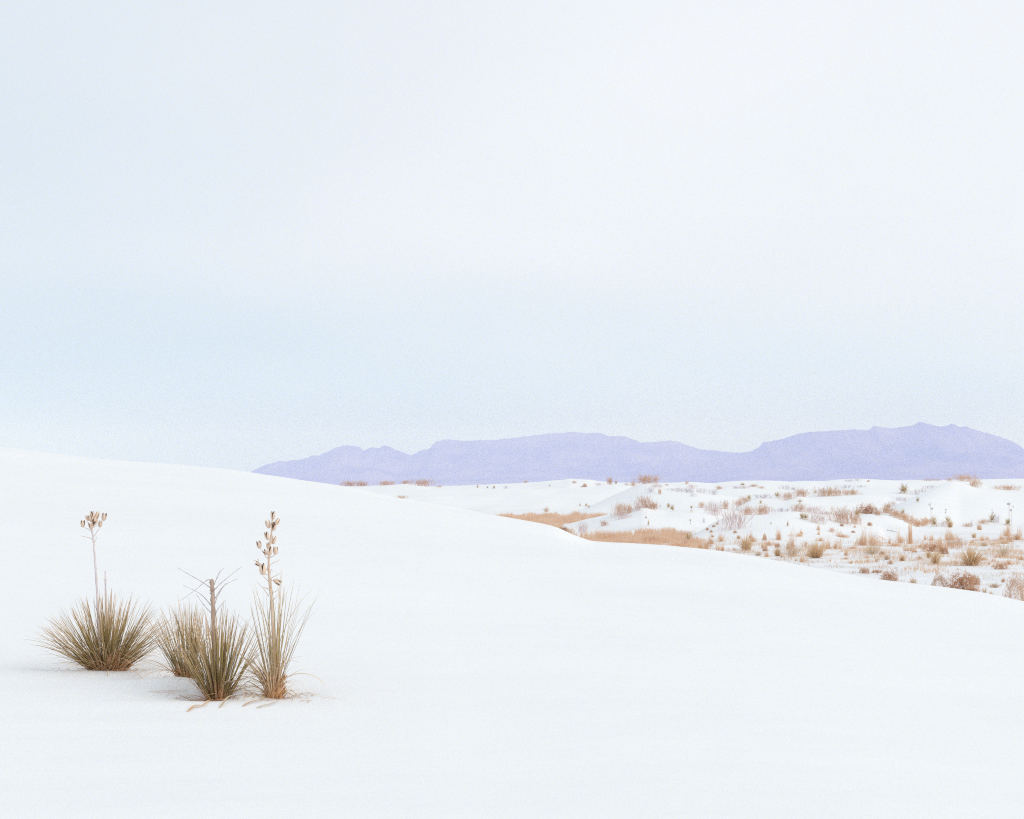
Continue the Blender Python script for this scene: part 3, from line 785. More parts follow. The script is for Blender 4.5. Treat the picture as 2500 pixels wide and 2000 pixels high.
for i, pth in enumerate([[(520, 920), (480, 900), (420, 800), (375, 755)], [(545, 905), (600, 880), (650, 845), (690, 820)], [(535, 1050), (590, 1000), (660, 975), (720, 935)], [(525, 1215), (480, 1190), (430, 1195)], [(535, 1320), (480, 1270), (430, 1215)],
                         [(545, 1290), (590, 1240), (660, 1205), (720, 1160)], [(555, 1300), (600, 1290), (640, 1330)], [(530, 1170), (480, 1090), (400, 1030), (330, 1000)], [(545, 1180), (570, 1110), (590, 1140)], [(530, 1440), (470, 1420), (400, 1390), (320, 1310)],
                         [(525, 1560), (480, 1490), (410, 1400)], [(570, 1650), (620, 1600), (680, 1540)], [(560, 1500), (640, 1480), (720, 1400)], [(330, 1000), (300, 960), (260, 945)], [(330, 990), (350, 950), (345, 925)]]):
    branch(st, [F(*z4(*p), .012 * k * (-1) ** i) for k, p in enumerate(pth)], .0019, M['stalk_tan'], seed=50 + i, n=9)

# ---- loose dead leaves lying on the sand
LOOSE = [([(425, 1600), (480, 1565), (560, 1545), (655, 1515)], .005, 'leaf_dry', 'reddish dead leaf lying on the sand below the broken-stalk yucca'),
         ([(665, 1572), (720, 1530), (780, 1503), (825, 1497)], .004, 'leaf_straw', 'pale dead leaf arched on the sand between the two nearest yuccas'),
         ([(1215, 1478), (1300, 1468), (1430, 1482), (1625, 1515)], .0016, 'leaf_straw', 'long thin dead leaf stretching right from the tall sparse yucca'),
         ([(985, 1510), (1030, 1475), (1080, 1450), (1135, 1432)], .007, 'leaf_straw', 'broad cream dead leaf resting against the tall sparse yucca'),
         ([(840, 1560), (900, 1535), (980, 1515), (1060, 1515)], .004, 'leaf_dry', 'brown dead leaf on the sand left of the tall yucca base'),
         ([(945, 1572), (1000, 1560), (1060, 1545), (1110, 1522)], .004, 'leaf_straw', 'thin dead leaf nearest to us in front of the tall yucca'),
         ([(1100, 1505), (1150, 1490), (1200, 1500), (1245, 1470)], .005, 'leaf_dry', 'curled orange dead leaf right of the tall yucca base'),
         ([(1130, 1480), (1190, 1460), (1235, 1490), (1250, 1450)], .003, 'leaf_straw', 'curled cream dead leaf right of the tall yucca base'),
         ([(130, 1450), (230, 1452), (340, 1448), (430, 1440)], .0022, 'leaf_dry', 'thin dead leaf on the shaded sand left of the broken-stalk yucca')]
for i, (pth, w, mk, lab) in enumerate(LOOSE):
    pw = [near_at(*z2(*p)) for p in pth]
    base = pw[0].copy()
    pts = smooth_path([p - base for p in pw], 14)
    V, Fc, UV = [], [], []
    for k, p in enumerate(pts):
        t = k / 14
        q = base + p
        zg = ground_z(q.x, q.y) - base.z + .004 + (.022 * math.sin(math.pi * t) ** 2 if i in (1, 3, 6, 7) else .004 * math.sin(math.pi * t))
        tg = (pts[min(k + 1, 14)] - pts[max(k - 1, 0)]); tg.z = 0
        nrm = Vector((-tg.y, tg.x, 0)).normalized()
        ww = 1.5 * w * (1 - t ** 3 * .85) * (.5 + .5 * min(1, t * 6))
        for sgn, dz in ((-1, .3), (0, 0), (1, .3)):
            V.append((p.x + nrm.x * ww * sgn, p.y + nrm.y * ww * sgn, zg + dz * ww * 1.6)); UV.append((.5 + .5 * sgn, .2 + .6 * t))
    for k in range(14):
        for j in (0, 1):
            a = k * 3 + j; Fc.append((a, a + 1, a + 4, a + 3))
    o = mesh_obj('dead_leaf', np_mesh('dead_leaf', V, Fc, [M[mk]], smooth=True, uv=UV))
    o.location = base
    tag(o, lab, 'dead leaf', 'dead leaves on the sand')

# ---- crumbs of dry leaf fibre round the plant bases: too many and too small to count
rng = random.Random(91)
V, Fc = [], []
for P, n, sx, sy in ((P_LEFT, 60, .13, .08), (P_MID, 70, .10, .07), (P_RIGHT, 90, .10, .07), (P_REAR, 20, .10, .07)):
    for k in range(n):
        x0, y0 = P.x + rng.gauss(0, sx), P.y - .03 + rng.gauss(0, sy)
        az = rng.uniform(0, 6.283); L = rng.uniform(.015, .075); w = rng.uniform(.0007, .002); cv = rng.uniform(-1.2, 1.2)
        o = len(V)
        for j in range(4):
            t = j / 3 - .5; a_ = az + cv * t
            x, y = x0 + math.cos(a_) * L * t, y0 + math.sin(a_) * L * t
            z = .003 + .012 * rng.random() * (1 - abs(t) * 1.6)
            V += [(x - math.sin(a_) * w, y + math.cos(a_) * w, z), (x + math.sin(a_) * w, y - math.cos(a_) * w, z + .001)]
        Fc += [(o + 2 * j, o + 2 * j + 1, o + 2 * j + 3, o + 2 * j + 2) for j in range(3)]
V = np.array(V); V[:, 2] += height(V[:, 0], V[:, 1]) + EYE
tag(mesh_obj('leaf_litter', np_mesh('leaf_litter', V, Fc, [M['fibre']])), 'fine orange leaf litter on the sand round the foreground yuccas', 'litter', kind='stuff')

# ------------------------------------------------------------------ background vegetation: prototypes of unit size
def blades(parts, mats, seed):
    """parts: list of (points, half-width) strips -> tapered flat blades in one mesh"""
    rng = random.Random(seed)
    V, F = [], []
    for pts, hw in parts:
        az = rng.uniform(0, 6.283)
        s = Vector((math.cos(az), math.sin(az), 0))
        o = len(V); n = len(pts)
        for k, p in enumerate(pts[:-1]):
            w = hw * (1 - .45 * k / (n - 1))
            V += [p - s * w, p + s * w]
        w = hw * .25
        V += [pts[-1] - s * w, pts[-1] + s * w]
        for k in range(n - 1):
            F.append((o + 2 * k, o + 2 * k + 1, o + 2 * k + 3, o + 2 * k + 2))
    return V, F

def proto_grass(seed, n, spread, fan, hw=.010, hvar=(.35, 1.0)):
    rng = random.Random(seed); P = []
    lobes = [(rng.uniform(-.55, .55) * spread, rng.uniform(-.55, .55) * spread, rng.uniform(.4, 1) ** 1.3, rng.uniform(.04, .09)) for _ in range(6)]
    for i in range(n):
        lx, ly, lh, ls = rng.choice(lobes)
        x0, y0 = lx + rng.gauss(0, ls), ly + rng.gauss(0, ls)
        az = rng.uniform(0, 6.283); h = rng.uniform(*hvar) * lh * (1.35 if rng.random() < .07 else 1)
        o = abs(rng.gauss(0, fan)) * h
        dx, dy = math.cos(az) * o, math.sin(az) * o
        P.append(([Vector((x0, y0, -.03)), Vector((x0 + dx * .35, y0 + dy * .35, h * .6)), Vector((x0 + dx, y0 + dy, h))], hw * rng.uniform(.6, 1.4)))
    return P

def proto_shell(seed, n, hw=.010, seg=.13, lumps=.22):
    """dense twiggy dome: short twigs crowded under a lumpy half-round outline"""
    rng = random.Random(seed); P = []
    ph = [rng.uniform(0, 6.28) for _ in range(6)]
    for i in range(n):
        az = rng.uniform(0, 6.283); el = math.asin(rng.random())
        r = .5 * (1 + lumps * (.6 * math.sin(2 * az + ph[0]) + .5 * math.sin(3 * az + ph[1] + 2 * el) + .4 * math.sin(7 * az + ph[2] + 5 * el))) * rng.uniform(.55, 1.0) ** .6
        c = Vector((math.cos(az) * math.cos(el) * r, math.sin(az) * math.cos(el) * r, math.sin(el) * r * 2.0))
        d = Vector((rng.gauss(0, 1), rng.gauss(0, 1), rng.gauss(.5, 1))).normalized() * seg * rng.uniform(.5, 1.2)
        a = c - d * .6; a.z = max(a.z, -.02)
        b = c + d * .4; b.z = max(b.z, .0)
        P.append(([a, (a + b) * .5 + Vector((rng.uniform(-.015, .015), rng.uniform(-.015, .015), .01)), b], hw * rng.uniform(.6, 1.4)))
    return P

def proto_mound(seed, n, hw=.012, inner=.35):
    """rounded mound: blades radiating from a centre to a dome-shaped surface"""
    rng = random.Random(seed); P = []
    ph = [rng.uniform(0, 6.28) for _ in range(4)]
    for i in range(n):
        az = rng.uniform(0, 6.283); el = math.asin(rng.random() ** .8)
        r = .5 * (1 + .16 * math.sin(3 * az + ph[0]) + .12 * math.sin(5 * az + ph[1] + 3 * el)) * rng.uniform(.72, 1.03)
        d = Vector((math.cos(az) * math.cos(el), math.sin(az) * math.cos(el), math.sin(el) * 2.0))
        a = d * r * inner * rng.random(); a.z = max(a.z * .5, -.02)
        b = d * r
        mid = (a + b) * .5 + Vector((0, 0, .06))
        P.append(([a, mid, b], hw * rng.uniform(.7, 1.4)))
    return P

def proto_twigs(seed, stems, levels, hw=.010, spread=.42, lobes=1):
    """branching bare twigs"""
    rng = random.Random(seed); P = []
    cl = [(rng.uniform(-.32, .32), rng.uniform(-.32, .32)) for _ in range(lobes)]
    def grow(p, d, L, w, lev):
        q = p + d * L * .5 + Vector((rng.uniform(-1, 1), rng.uniform(-1, 1), 0)) * L * .08
        e = p + d * L
        P.append(([p, q, e], w))
        if lev:
            for k in range(rng.randint(2, 3)):
                nd = (d + Vector((rng.uniform(-.8, .8), rng.uniform(-.8, .8), rng.uniform(-.15, .55)))).normalized()
                s = rng.uniform(.35, .95)
                grow(p + d * L * s, nd, L * rng.uniform(.5, .72), w * .7, lev - 1)
    for i in range(stems):
        cx, cy = rng.choice(cl)
        az = rng.uniform(0, 6.283); tl = abs(rng.gauss(0, .5))
        d = Vector((math.sin(tl) * math.cos(az), math.sin(tl) * math.sin(az), math.cos(tl)))
        x0 = cx + rng.gauss(0, spread * .28); y0 = cy + rng.gauss(0, spread * .28)
        grow(Vector((x0, y0, -.03)), d, rng.uniform(.28, .55), hw, levels)
    return P

def proto_yucca(seed, n, trunk=0.0):
    rng = random.Random(seed); P = []
    for i in range(n):
        q = ((i + .5) / n) ** .7
        az = rng.uniform(0, 6.283); tl = 1.45 * q
        d = dirv(tl, az); L = rng.uniform(.42, .56) * (1 if tl < 1.1 else .85)
        b = Vector((d.x * .05, d.y * .05, .12 + trunk))
        P.append(([b, b + d * L * .55, b + d * L + Vector((0, 0, -.10 * q))], .016))
    for i in range(n // 3):
        az = rng.uniform(0, 6.283)
        b = Vector((.04 * math.cos(az), .04 * math.sin(az), .16 + trunk * rng.random()))
        e = Vector((math.cos(az) * rng.uniform(.12, .36), math.sin(az) * rng.uniform(.12, .36), -.02))
        P.append(([b, (b + e) * .5 + Vector((0, 0, .05)), e], .014))
    return P

def fit(V):
    """scale to unit width and height"""
    a = np.array([tuple(v) for v in V])
    lo = np.percentile(a, 5, axis=0); hi = np.percentile(a, 95, axis=0)
    wid = max(hi[0] - lo[0], hi[1] - lo[1], 1e-3)
    a[:, 0] = (a[:, 0] - (hi[0] + lo[0]) / 2) / wid
    a[:, 1] = (a[:, 1] - (hi[1] + lo[1]) / 2) / wid
    a[:, 2] = a[:, 2] / max(hi[2], 1e-3)
    return a

PROTO = {}
def protos(kind, mat, gens):
    PROTO[kind] = []
    for i, P in enumerate(gens):
        V, F = blades(P, None, i)
        PROTO[kind].append(np_mesh(kind, fit(V), F, [M[mat]]))
protos('tuft', 'tuft', [proto_grass(100 + i, 170, .55, .42, .007) for i in range(6)])
protos('golden', 'golden', [proto_mound(110 + i, 330, .009) for i in range(3)])
protos('pale', 'pale', [proto_mound(120 + i, 170, .009, .7) for i in range(4)])
protos('dome', 'dome', [proto_shell(130 + i, 2400, .011, .15, .34) for i in range(4)])
protos('brush', 'brush', [proto_twigs(140 + i, 100, 2, .0065, .8, 5) for i in range(5)])
protos('twig', 'twig', [proto_twigs(150 + i, 70, 2, .006, .8, 5) for i in range(4)])
protos('lav', 'lav', [proto_twigs(160 + i, 60, 1, .007, .8, 6) for i in range(4)])
protos('yucca', 'yucca', [proto_yucca(170 + i, 70) for i in range(4)])
protos('tallyucca', 'yucca', [proto_yucca(180 + i, 60, .45) for i in range(2)])
protos('leafcolumn', 'tuft', [proto_grass(190 + i, 80, .16, .16) for i in range(2)])

def far_stalk_mesh(seed):
    """thin dead flower stalk with a few pods, unit height"""
    rng = random.Random(seed)
    pts = smooth_path([(0, 0, 0), (rng.uniform(-.02, .02), 0, .5), (rng.uniform(-.04, .04), 0, 1)], 6)
    parts = [tube(pts, [.009] * 7, 4)]
    for k in range(rng.randint(5, 8)):
        t = rng.uniform(.68, 1.0); az = rng.uniform(0, 6.283)
        p = pts[int(t * 6)]
        e = p + Vector((math.cos(az) * .07, math.sin(az) * .07, .04))
        parts.append(tube([p, e], [.004, .004], 3))
        parts.append(tube([e, e + Vector((0, 0, .02)), e + Vector((0, 0, .05)), e + Vector((0, 0, .07))], [.006, .022, .02, .004], 5))
    V, F = merge(parts)
    return np_mesh('flower_stalk', V, F, [M['twig_grey']])
FARSTALK = [far_stalk_mesh(i) for i in range(4)]

# catalogue: px, py of the base, width px, height px, kind, colour words, label or landmark key
# landmarks carry (full label, short phrase used to place their neighbours)
LM = {}
PL = []
def lm(px, py, w, h, kind, label, phrase, stalks=()):
    PL.append(dict(px=px, py=py, w=w, h=h, kind=kind, label=label, stalks=stalks)); LM[phrase] = (px, py)
def it(px, py, w, h, kind, stalks=(), col=None):
    PL.append(dict(px=px, py=py, w=w, h=h, kind=kind, label=None, stalks=stalks, col=col))

# --- skyline and far dunes
lm(1580, 1180, 48, 17, 'brush', 'big round tan bush alone on the skyline against the mountains', 'big round skyline bush')
lm(2357, 1176, 46, 13, 'brush', 'tan bush capping the top of the big smooth dune at right', 'bush on the big right dune')
lm(2381, 1189, 22, 16, 'brush', 'tan brush running down the right shoulder of the big smooth dune', 'brush on the big dune shoulder')
lm(2456, 1196, 44, 8, 'brush', 'low wide brown brush lying right of the big smooth dune top', 'low brush beyond the big dune')
lm(2206, 1204, 23, 16, 'yucca', 'dark bushy yucca with two pod stalks alone on a white slope', 'lone two-stalk yucca', ((-5, 27), (7, 26)))
lm(1030, 1186.5, 38, 12, 'brush', 'widest of the tan brush clumps on the skyline at left', 'widest left skyline brush')
it(849, 1187, 24, 9, 'brush'); it(879, 1187, 27, 9, 'brush'); it(943, 1185, 29, 8, 'brush'); it(990, 1181.5, 22, 6, 'brush')
lm(981, 1217, 17, 5, 'brush', 'small dark brush on the crest of the near dune, left of centre', 'near crest brush')
it(1072, 1190, 10, 3, 'brush'); it(1166, 1191, 5, 5, 'yucca'); it(1190, 1192, 6, 4, 'yucca'); it(1206, 1193, 7, 6, 'yucca'); it(1234, 1193, 8, 5, 'lav'); it(1284, 1179, 7, 4, 'brush'); it(1342, 1187, 4, 3, 'yucca')
it(1547, 1187, 13, 8, 'brush'); it(1489, 1183, 10, 13, 'brush'); it(1504, 1182, 6, 7, 'yucca', ((0, 14),)); it(1428, 1189, 9, 6, 'dome'); it(1420, 1190, 4, 3, 'yucca'); it(1402, 1180, 11, 4, 'brush')
it(1463, 1186, 15, 6, 'lav'); it(1603, 1190, 21, 6, 'twig'); it(1586, 1203, 17, 10, 'lav'); it(1611, 1207, 6, 10, 'brush'); it(1530, 1186, 9, 5, 'twig'); it(1416, 1236, 5, 5, 'yucca', ((0, 10),)); it(1431, 1237, 6, 6, 'yucca'); it(1437, 1240, 6, 5, 'yucca')
it(1628, 1186, 6, 3, 'brush'); it(1647, 1200, 28, 7, 'lav'); it(1674, 1201, 16, 7, 'lav'); it(1690, 1194, 15, 8, 'twig'); it(1677, 1183, 6, 6, 'brush'); it(1716, 1204, 23, 9, 'lav'); it(1743, 1208, 14, 10, 'lav'); it(1680, 1203, 20, 7, 'lav'); it(1693, 1212, 11, 6, 'lav')
it(1756, 1195, 15, 6, 'brush'); it(1797, 1193, 11, 5, 'lav'); it(1817, 1193, 19, 5, 'twig'); it(1813, 1185, 11, 4, 'yucca', ((0, 10),)); it(1841, 1189, 13, 5, 'brush'); it(1858, 1193, 11, 4, 'brush'); it(1915, 1195, 19, 8, 'lav'); it(1937, 1196, 10, 5, 'lav')
lm(1829, 1220, 11, 9, 'yucca', 'small olive yucca at the top end of the slanting brush strip', 'slanting strip yucca')
it(1803, 1236, 19, 11, 'brush'); it(1817, 1228, 19, 11, 'brush'); it(1857, 1230, 6, 7, 'yucca')
lm(1897, 1214, 11, 11, 'yucca', 'round olive yucca just left of the tan brush on the middle dune', 'round olive yucca')
lm(1922, 1221, 29, 16, 'brush', 'tan brush tapering downhill right of the round olive yucca', 'tapering tan brush')
lm(1957, 1212, 34, 13, 'brush', 'pinkish tan brush mound on the crest of the middle dune', 'pinkish mid-dune brush')
it(1870, 1217, 42, 8, 'lav'); it(1991, 1205, 7, 7, 'yucca', ((-2, 22),)); 
lm(2008, 1212, 30, 14, 'brush', 'olive tan brush at the left of the long row under thin stalks', 'left brush of the stalk row', ((-8, 26), (2, 24)))
lm(2026, 1211, 18, 16, 'yucca', 'olive yucca in the middle of the long brush row below the skyline', 'row yucca', ((-4, 27),))
lm(2043, 1211, 28, 13, 'brush', 'brown brush at the right end of the long row below the skyline', 'right brush of the stalk row', ((-2, 28),))
it(2081, 1208, 9, 11, 'yucca', ((3, 24),)); it(2078, 1209, 27, 9, 'brush'); it(2062, 1192, 25, 6, 'lav'); it(2103, 1190, 17, 4, 'lav'); it(2078, 1176, 23, 4, 'lav'); it(2094, 1174, 12, 4, 'lav'); it(2120, 1176, 5, 3, 'dome')
it(2167, 1243, 13, 10, 'brush'); it(2178, 1235, 15, 9, 'twig'); it(2203, 1223, 23, 7, 'lav'); it(2235, 1209, 17, 9, 'lav'); it(2250, 1202, 20, 7, 'lav'); it(2268, 1193, 22, 6, 'lav'); it(2204, 1255, 10, 10, 'yucca'); it(2210, 1224, 4, 6, 'yucca'); it(2240, 1226, 10, 10, 'yucca')
it(2273, 1174, 38, 4, 'twig'); it(2317, 1174, 11, 4, 'brush')
# --- the dune between the grass patches and the crest brush behind
lm(1513, 1256, 30, 22, 'brush', 'tan brush at the right tip of the left grass field', 'brush at the tip of the left field')
lm(1534, 1253, 20, 18, 'brush', 'olive tan brush beside the tip of the left grass field, on its right', 'second brush at the field tip')
it(1515, 1268, 32, 14, 'twig')
lm(1572, 1239, 34, 23, 'brush', 'peaked reddish tan brush on the pointed dune crest above the grass', 'peaked crest brush')
it(1592, 1243, 26, 12, 'brush'); it(1557, 1247, 12, 13, 'twig'); it(1632, 1240, 8, 10, 'yucca'); it(1641, 1247, 10, 12, 'yucca'); it(1577, 1266, 5, 4, 'yucca', ((0, 20),))
it(1713, 1240, 15, 10, 'brush'); it(1738, 1247, 28, 19, 'twig'); it(1742, 1258, 27, 14, 'twig')
lm(1769, 1243, 20, 15, 'brush', 'tan brush under three little dark stalks left of the middle dune', 'brush under three stalks', ((-9, 24), (-1, 25), (7, 26)))
it(1688, 1251, 8, 14, 'tallyucca')
lm(1793, 1292, 54, 44, 'twig', 'large pinkish bush of bare twigs spilling down a white slope', 'large pink twig bush')
lm(1825, 1257, 28, 14, 'brush', 'orange tan brush right above the large pink twig bush', 'brush above the pink bush')
lm(1861, 1256, 44, 18, 'brush', 'wide orange tan brush on the crest right of the pink twig bush', 'wide orange crest brush')
it(1905, 1250, 38, 8, 'lav')
lm(1953, 1236, 14, 14, 'tallyucca', 'olive yucca with a visible trunk standing above tan brush', 'trunked olive yucca')
it(1951, 1249, 24, 12, 'brush'); it(1978, 1253, 42, 12, 'twig'); it(2015, 1257, 24, 6, 'twig'); it(1958, 1268, 10, 12, 'yucca'); it(1967, 1269, 12, 13, 'yucca'); it(1995, 1278, 38, 22, 'twig')
lm(2058, 1278, 52, 32, 'brush', 'biggest grey-brown twig bush on the slope in the middle right', 'biggest grey-brown bush')
lm(2090, 1280, 26, 18, 'brush', 'grey-brown brush trailing right from the biggest grey-brown bush', 'trailing grey-brown brush')
lm(2093, 1261, 16, 15, 'yucca', 'olive yucca with a pod stalk beside the dark dense bush', 'yucca beside the dark bush', ((0, 32), (11, 32)))
lm(2119, 1255, 34, 17, 'dome', 'dark dense brown bush on the crest of the low dune', 'dark dense crest bush')
it(2143, 1258, 15, 7, 'brush', ((-4, 22), (4, 12)))
for i, (x, y) in enumerate([(2168, 1252), (2182, 1259), (2196, 1264), (2210, 1270), (2224, 1277), (2238, 1286), (2252, 1284), (2264, 1277)]):
    it(x, y, 24, 9, 'strip')
lm(2281, 1286, 16, 20, 'yucca', 'olive yucca at the right end of the brown strip, tall thin stalk behind', 'strip end yucca', ((-7, 66),))
lm(2314, 1278, 12, 13, 'yucca', 'olive yucca with a short thin stalk second right of the brown strip', 'short-stalk olive yucca', ((-5, 40),))
it(2320, 1288, 15, 14, 'golden'); it(2300, 1286, 19, 9, 'twig'); it(2361, 1287, 17, 7, 'brush'); it(2371, 1287, 5, 15, 'lav'); it(2390, 1294, 11, 16, 'tuft'); it(2402, 1279, 17, 8, 'brush')
lm(2422, 1276, 13, 17, 'yucca', 'dark olive yucca with one short stalk near the right edge', 'dark yucca near the right edge', ((0, 36),))
it(2433, 1276, 15, 18, 'lav')
lm(2460, 1283, 12, 13, 'yucca', 'small yucca with the tallest branching stalk near the right edge', 'tallest-stalk yucca', ((4, 64), (9, 56)))
# --- flat and slope, left of the big tuft field
lm(1423, 1302, 22, 23, 'twig', 'tall pinkish tuft at the left end of the right grass field', 'left end tuft of the right field')
it(1376, 1298, 18, 9, 'dome'); it(1394, 1308, 20, 16, 'brush'); it(1475, 1284, 15, 9, 'brush'); it(1583, 1284, 6, 11, 'yucca'); it(1333, 1251, 13, 9, 'brush')
lm(1592, 1330, 38, 18, 'brush', 'greyish brown brush at the front edge of the right grass field', 'grey brush at the field front')
it(1640, 1330, 8, 7, 'tuft'); it(1652, 1331, 8, 6, 'tuft'); it(1685, 1281, 5, 12, 'tallyucca'); it(1718, 1277, 6, 10, 'lav')
lm(1681, 1323, 16, 19, 'yucca', 'olive brown clump at the right corner of the right grass field', 'olive clump at the field corner')
it(1671, 1335, 10, 11, 'dome'); it(1692, 1330, 22, 13, 'tuft'); it(1714, 1343, 23, 19, 'tuft'); it(1727, 1339, 15, 11, 'brush'); it(1735, 1328, 14, 15, 'tuft'); it(1740, 1312, 6, 7, 'tuft')
lm(1757, 1347, 16, 19, 'tuft', 'reddish brown tuft on the near dune edge right of the grass', 'reddish tuft at the dune edge')
it(1762, 1322, 11, 16, 'tuft'); it(1743, 1287, 7, 4, 'dome'); it(1727, 1295, 6, 5, 'dome'); it(1751, 1281, 5, 4, 'dome'); it(1736, 1300, 6, 4, 'dome'); it(1795, 1302, 7, 5, 'dome'); it(1803, 1316, 8, 7, 'golden')
lm(1821, 1344, 33, 25, 'golden', 'broad golden grass clump above the near dune edge, left part', 'broad golden clump')
it(1838, 1323, 15, 15, 'tuft'); it(1831, 1314, 6, 8, 'tuft'); it(1793, 1344, 10, 6, 'tuft'); it(1867, 1319, 8, 11, 'dome'); it(1882, 1280, 4, 4, 'yucca'); it(1923, 1286, 7, 11, 'yucca')
lm(1901, 1318, 17, 21, 'tuft', 'bright orange upright tuft alone on the white slope', 'lone bright orange tuft')
it(1944, 1310, 27, 8, 'tuft'); it(1957, 1304, 6, 8, 'tuft')
lm(1930, 1343, 22, 30, 'tuft', 'tall forked orange tuft behind a pale mound', 'forked orange tuft')
lm(1935, 1359, 36, 23, 'pale', 'wide pale beige grass mound in front of the forked tuft', 'wide pale mound')
it(1880, 1332, 19, 11, 'tuft'); it(1866, 1339, 11, 15, 'tuft'); it(1868, 1346, 10, 6, 'dome'); it(1899, 1337, 10, 8, 'dome'); it(1873, 1360, 11, 11, 'tuft'); it(1899, 1358, 15, 16, 'golden'); it(1908, 1362, 10, 8, 'pale'); it(1943, 1370, 7, 7, 'tuft'); it(1850, 1357, 15, 8, 'pale')
it(1997, 1295, 8, 13, 'tuft'); it(1999, 1306, 6, 9, 'tuft'); it(2032, 1300, 13, 8, 'brush'); it(2055, 1285, 6, 5, 'dome')
lm(2057, 1312, 27, 9, 'tuft', 'arched brown grass band on the slope below the grey-brown bush', 'arched brown band')
it(2123, 1284, 8, 7, 'dome'); it(2087, 1289, 5, 7, 'tuft'); it(2083, 1301, 7, 4, 'dome')
it(1965, 1335, 11, 13, 'tuft'); it(2001, 1322, 17, 9, 'tuft')
lm(2016, 1341, 18, 23, 'tuft', 'orange leaning tuft behind the khaki round mound', 'leaning orange tuft')
it(2044, 1341, 15, 20, 'tuft')
lm(1991, 1363, 36, 29, 'golden', 'khaki round grass mound, largest in the middle of the flat', 'khaki round mound')
lm(1963, 1373, 16, 17, 'tuft', 'small red-brown tuft nearest the dune edge left of the grey flat', 'red-brown edge tuft')
it(1972, 1359, 15, 9, 'pale')
lm(2103, 1332, 25, 25, 'tuft', 'left one of two big orange tufts standing side by side', 'left of the orange pair')
lm(2134, 1332, 28, 25, 'tuft', 'right one of two big orange tufts standing side by side', 'right of the orange pair')
lm(2128, 1354, 38, 23, 'pale', 'pale beige grass mass in front of the pair of orange tufts', 'pale mass before the orange pair')
it(2154, 1355, 11, 7, 'dome'); it(2067, 1357, 11, 15, 'tuft'); it(2080, 1340, 19, 7, 'tuft'); it(2063, 1366, 17, 6, 'tuft'); it(2077, 1376, 9, 7, 'tuft'); it(2025, 1371, 7, 6, 'tuft'); it(2117, 1363, 11, 7, 'tuft'); it(2118, 1373, 6, 8, 'pale'); it(2140, 1372, 11, 8, 'pale'); it(2174, 1378, 9, 8, 'dome'); it(2203, 1370, 15, 11, 'golden')
it(2182, 1334, 27, 9, 'tuft'); it(2172, 1328, 6, 14, 'tuft')
lm(2199, 1326, 14, 21, 'tuft', 'orange pointed tuft left of the tall narrow column', 'pointed orange tuft')
lm(2221, 1328, 14, 44, 'leafcolumn', 'tall narrow tan column of grass with a greenish tip', 'tall grass column')
it(2165, 1367, 15, 11, 'pale'); it(2232, 1349, 13, 8, 'tuft'); it(2220, 1346, 21, 10, 'tuft')
# --- near part of the flat
lm(2110, 1400, 17, 10, 'dome', 'small brown dome bush at left on the bare grey flat', 'small brown dome')
it(2141, 1399, 19, 6, 'dome')
lm(2171, 1418, 27, 17, 'dome', 'dark brown half-round bush right at the near dune edge', 'half-round brown bush')
lm(2229, 1427, 20, 13, 'pale', 'pale faint tuft at the dune edge right of the half-round bush', 'pale edge tuft')
lm(2294, 1437, 30, 27, 'brushmound', 'pale tan leaning bush at the dune edge left of the largest brown bush', 'leaning pale bush')
lm(2350, 1439, 44, 31, 'dome', 'largest brown bush on the near flat, ragged and dome-shaped', 'largest brown bush')
lm(2377, 1427, 22, 17, 'dome', 'brown bush lobe sticking out right of the largest brown bush', 'right brown lobe')
it(2371, 1445, 26, 8, 'dome'); it(2429, 1435, 26, 9, 'pale'); it(2403, 1450, 15, 13, 'pale'); it(2419, 1456, 13, 10, 'pale'); it(2449, 1422, 7, 7, 'dome'); it(2497, 1442, 14, 16, 'brushmound')
lm(2478, 1468, 40, 48, 'brushmound', 'big pale pinkish bush at the right edge, nearest of all on the flat', 'big pale bush at the right edge')
it(2260, 1318, 7, 11, 'tuft'); it(2274, 1320, 12, 13, 'tuft'); it(2295, 1330, 10, 19, 'tuft')
lm(2323, 1319, 30, 18, 'tuft', 'brown orange grass clump behind the wide pinkish brush', 'brown orange clump')
lm(2330, 1338, 42, 20, 'brush', 'wide pinkish grey brush in the middle of the right flat', 'wide pinkish brush')
it(2378, 1313, 10, 9, 'golden'); it(2392, 1321, 21, 12, 'tuft'); it(2373, 1326, 11, 7, 'tuft'); it(2409, 1318, 8, 7, 'tuft'); it(2422, 1330, 13, 6, 'tuft'); it(2403, 1334, 17, 9, 'pale')
lm(2459, 1309, 17, 23, 'tuft', 'peaked orange tuft high on the flat near the right edge', 'peaked orange tuft')
it(2464, 1323, 15, 23, 'tuft'); it(2444, 1319, 17, 11, 'tuft'); it(2449, 1328, 28, 9, 'tuft')
lm(2481, 1319, 20, 19, 'tuft', 'orange brown tuft with a dark foot, farthest right of the upper row', 'farthest right upper tuft')
lm(2278, 1347, 38, 16, 'dome', 'dark brown arched brush in the middle of the right flat', 'dark arched brush')
it(2303, 1353, 19, 14, 'dome'); it(2268, 1362, 13, 13, 'golden')
lm(2284, 1378, 24, 24, 'golden', 'tan grass clump in front of the dark arched brush', 'tan clump before the arched brush')
lm(2371, 1381, 44, 30, 'golden', 'golden round grass mound, brightest and largest on the right flat', 'golden round mound')
it(2400, 1368, 19, 8, 'tuft'); it(2369, 1354, 17, 11, 'pale')
lm(2452, 1360, 36, 23, 'pale', 'pale yellow grass mound near the right edge above a dark dome', 'pale yellow mound')
it(2434, 1362, 15, 11, 'tuft'); it(2461, 1379, 13, 10, 'tuft')
lm(2444, 1390, 24, 12, 'dome', 'low dark dome bush below the pale yellow mound', 'low dark dome')
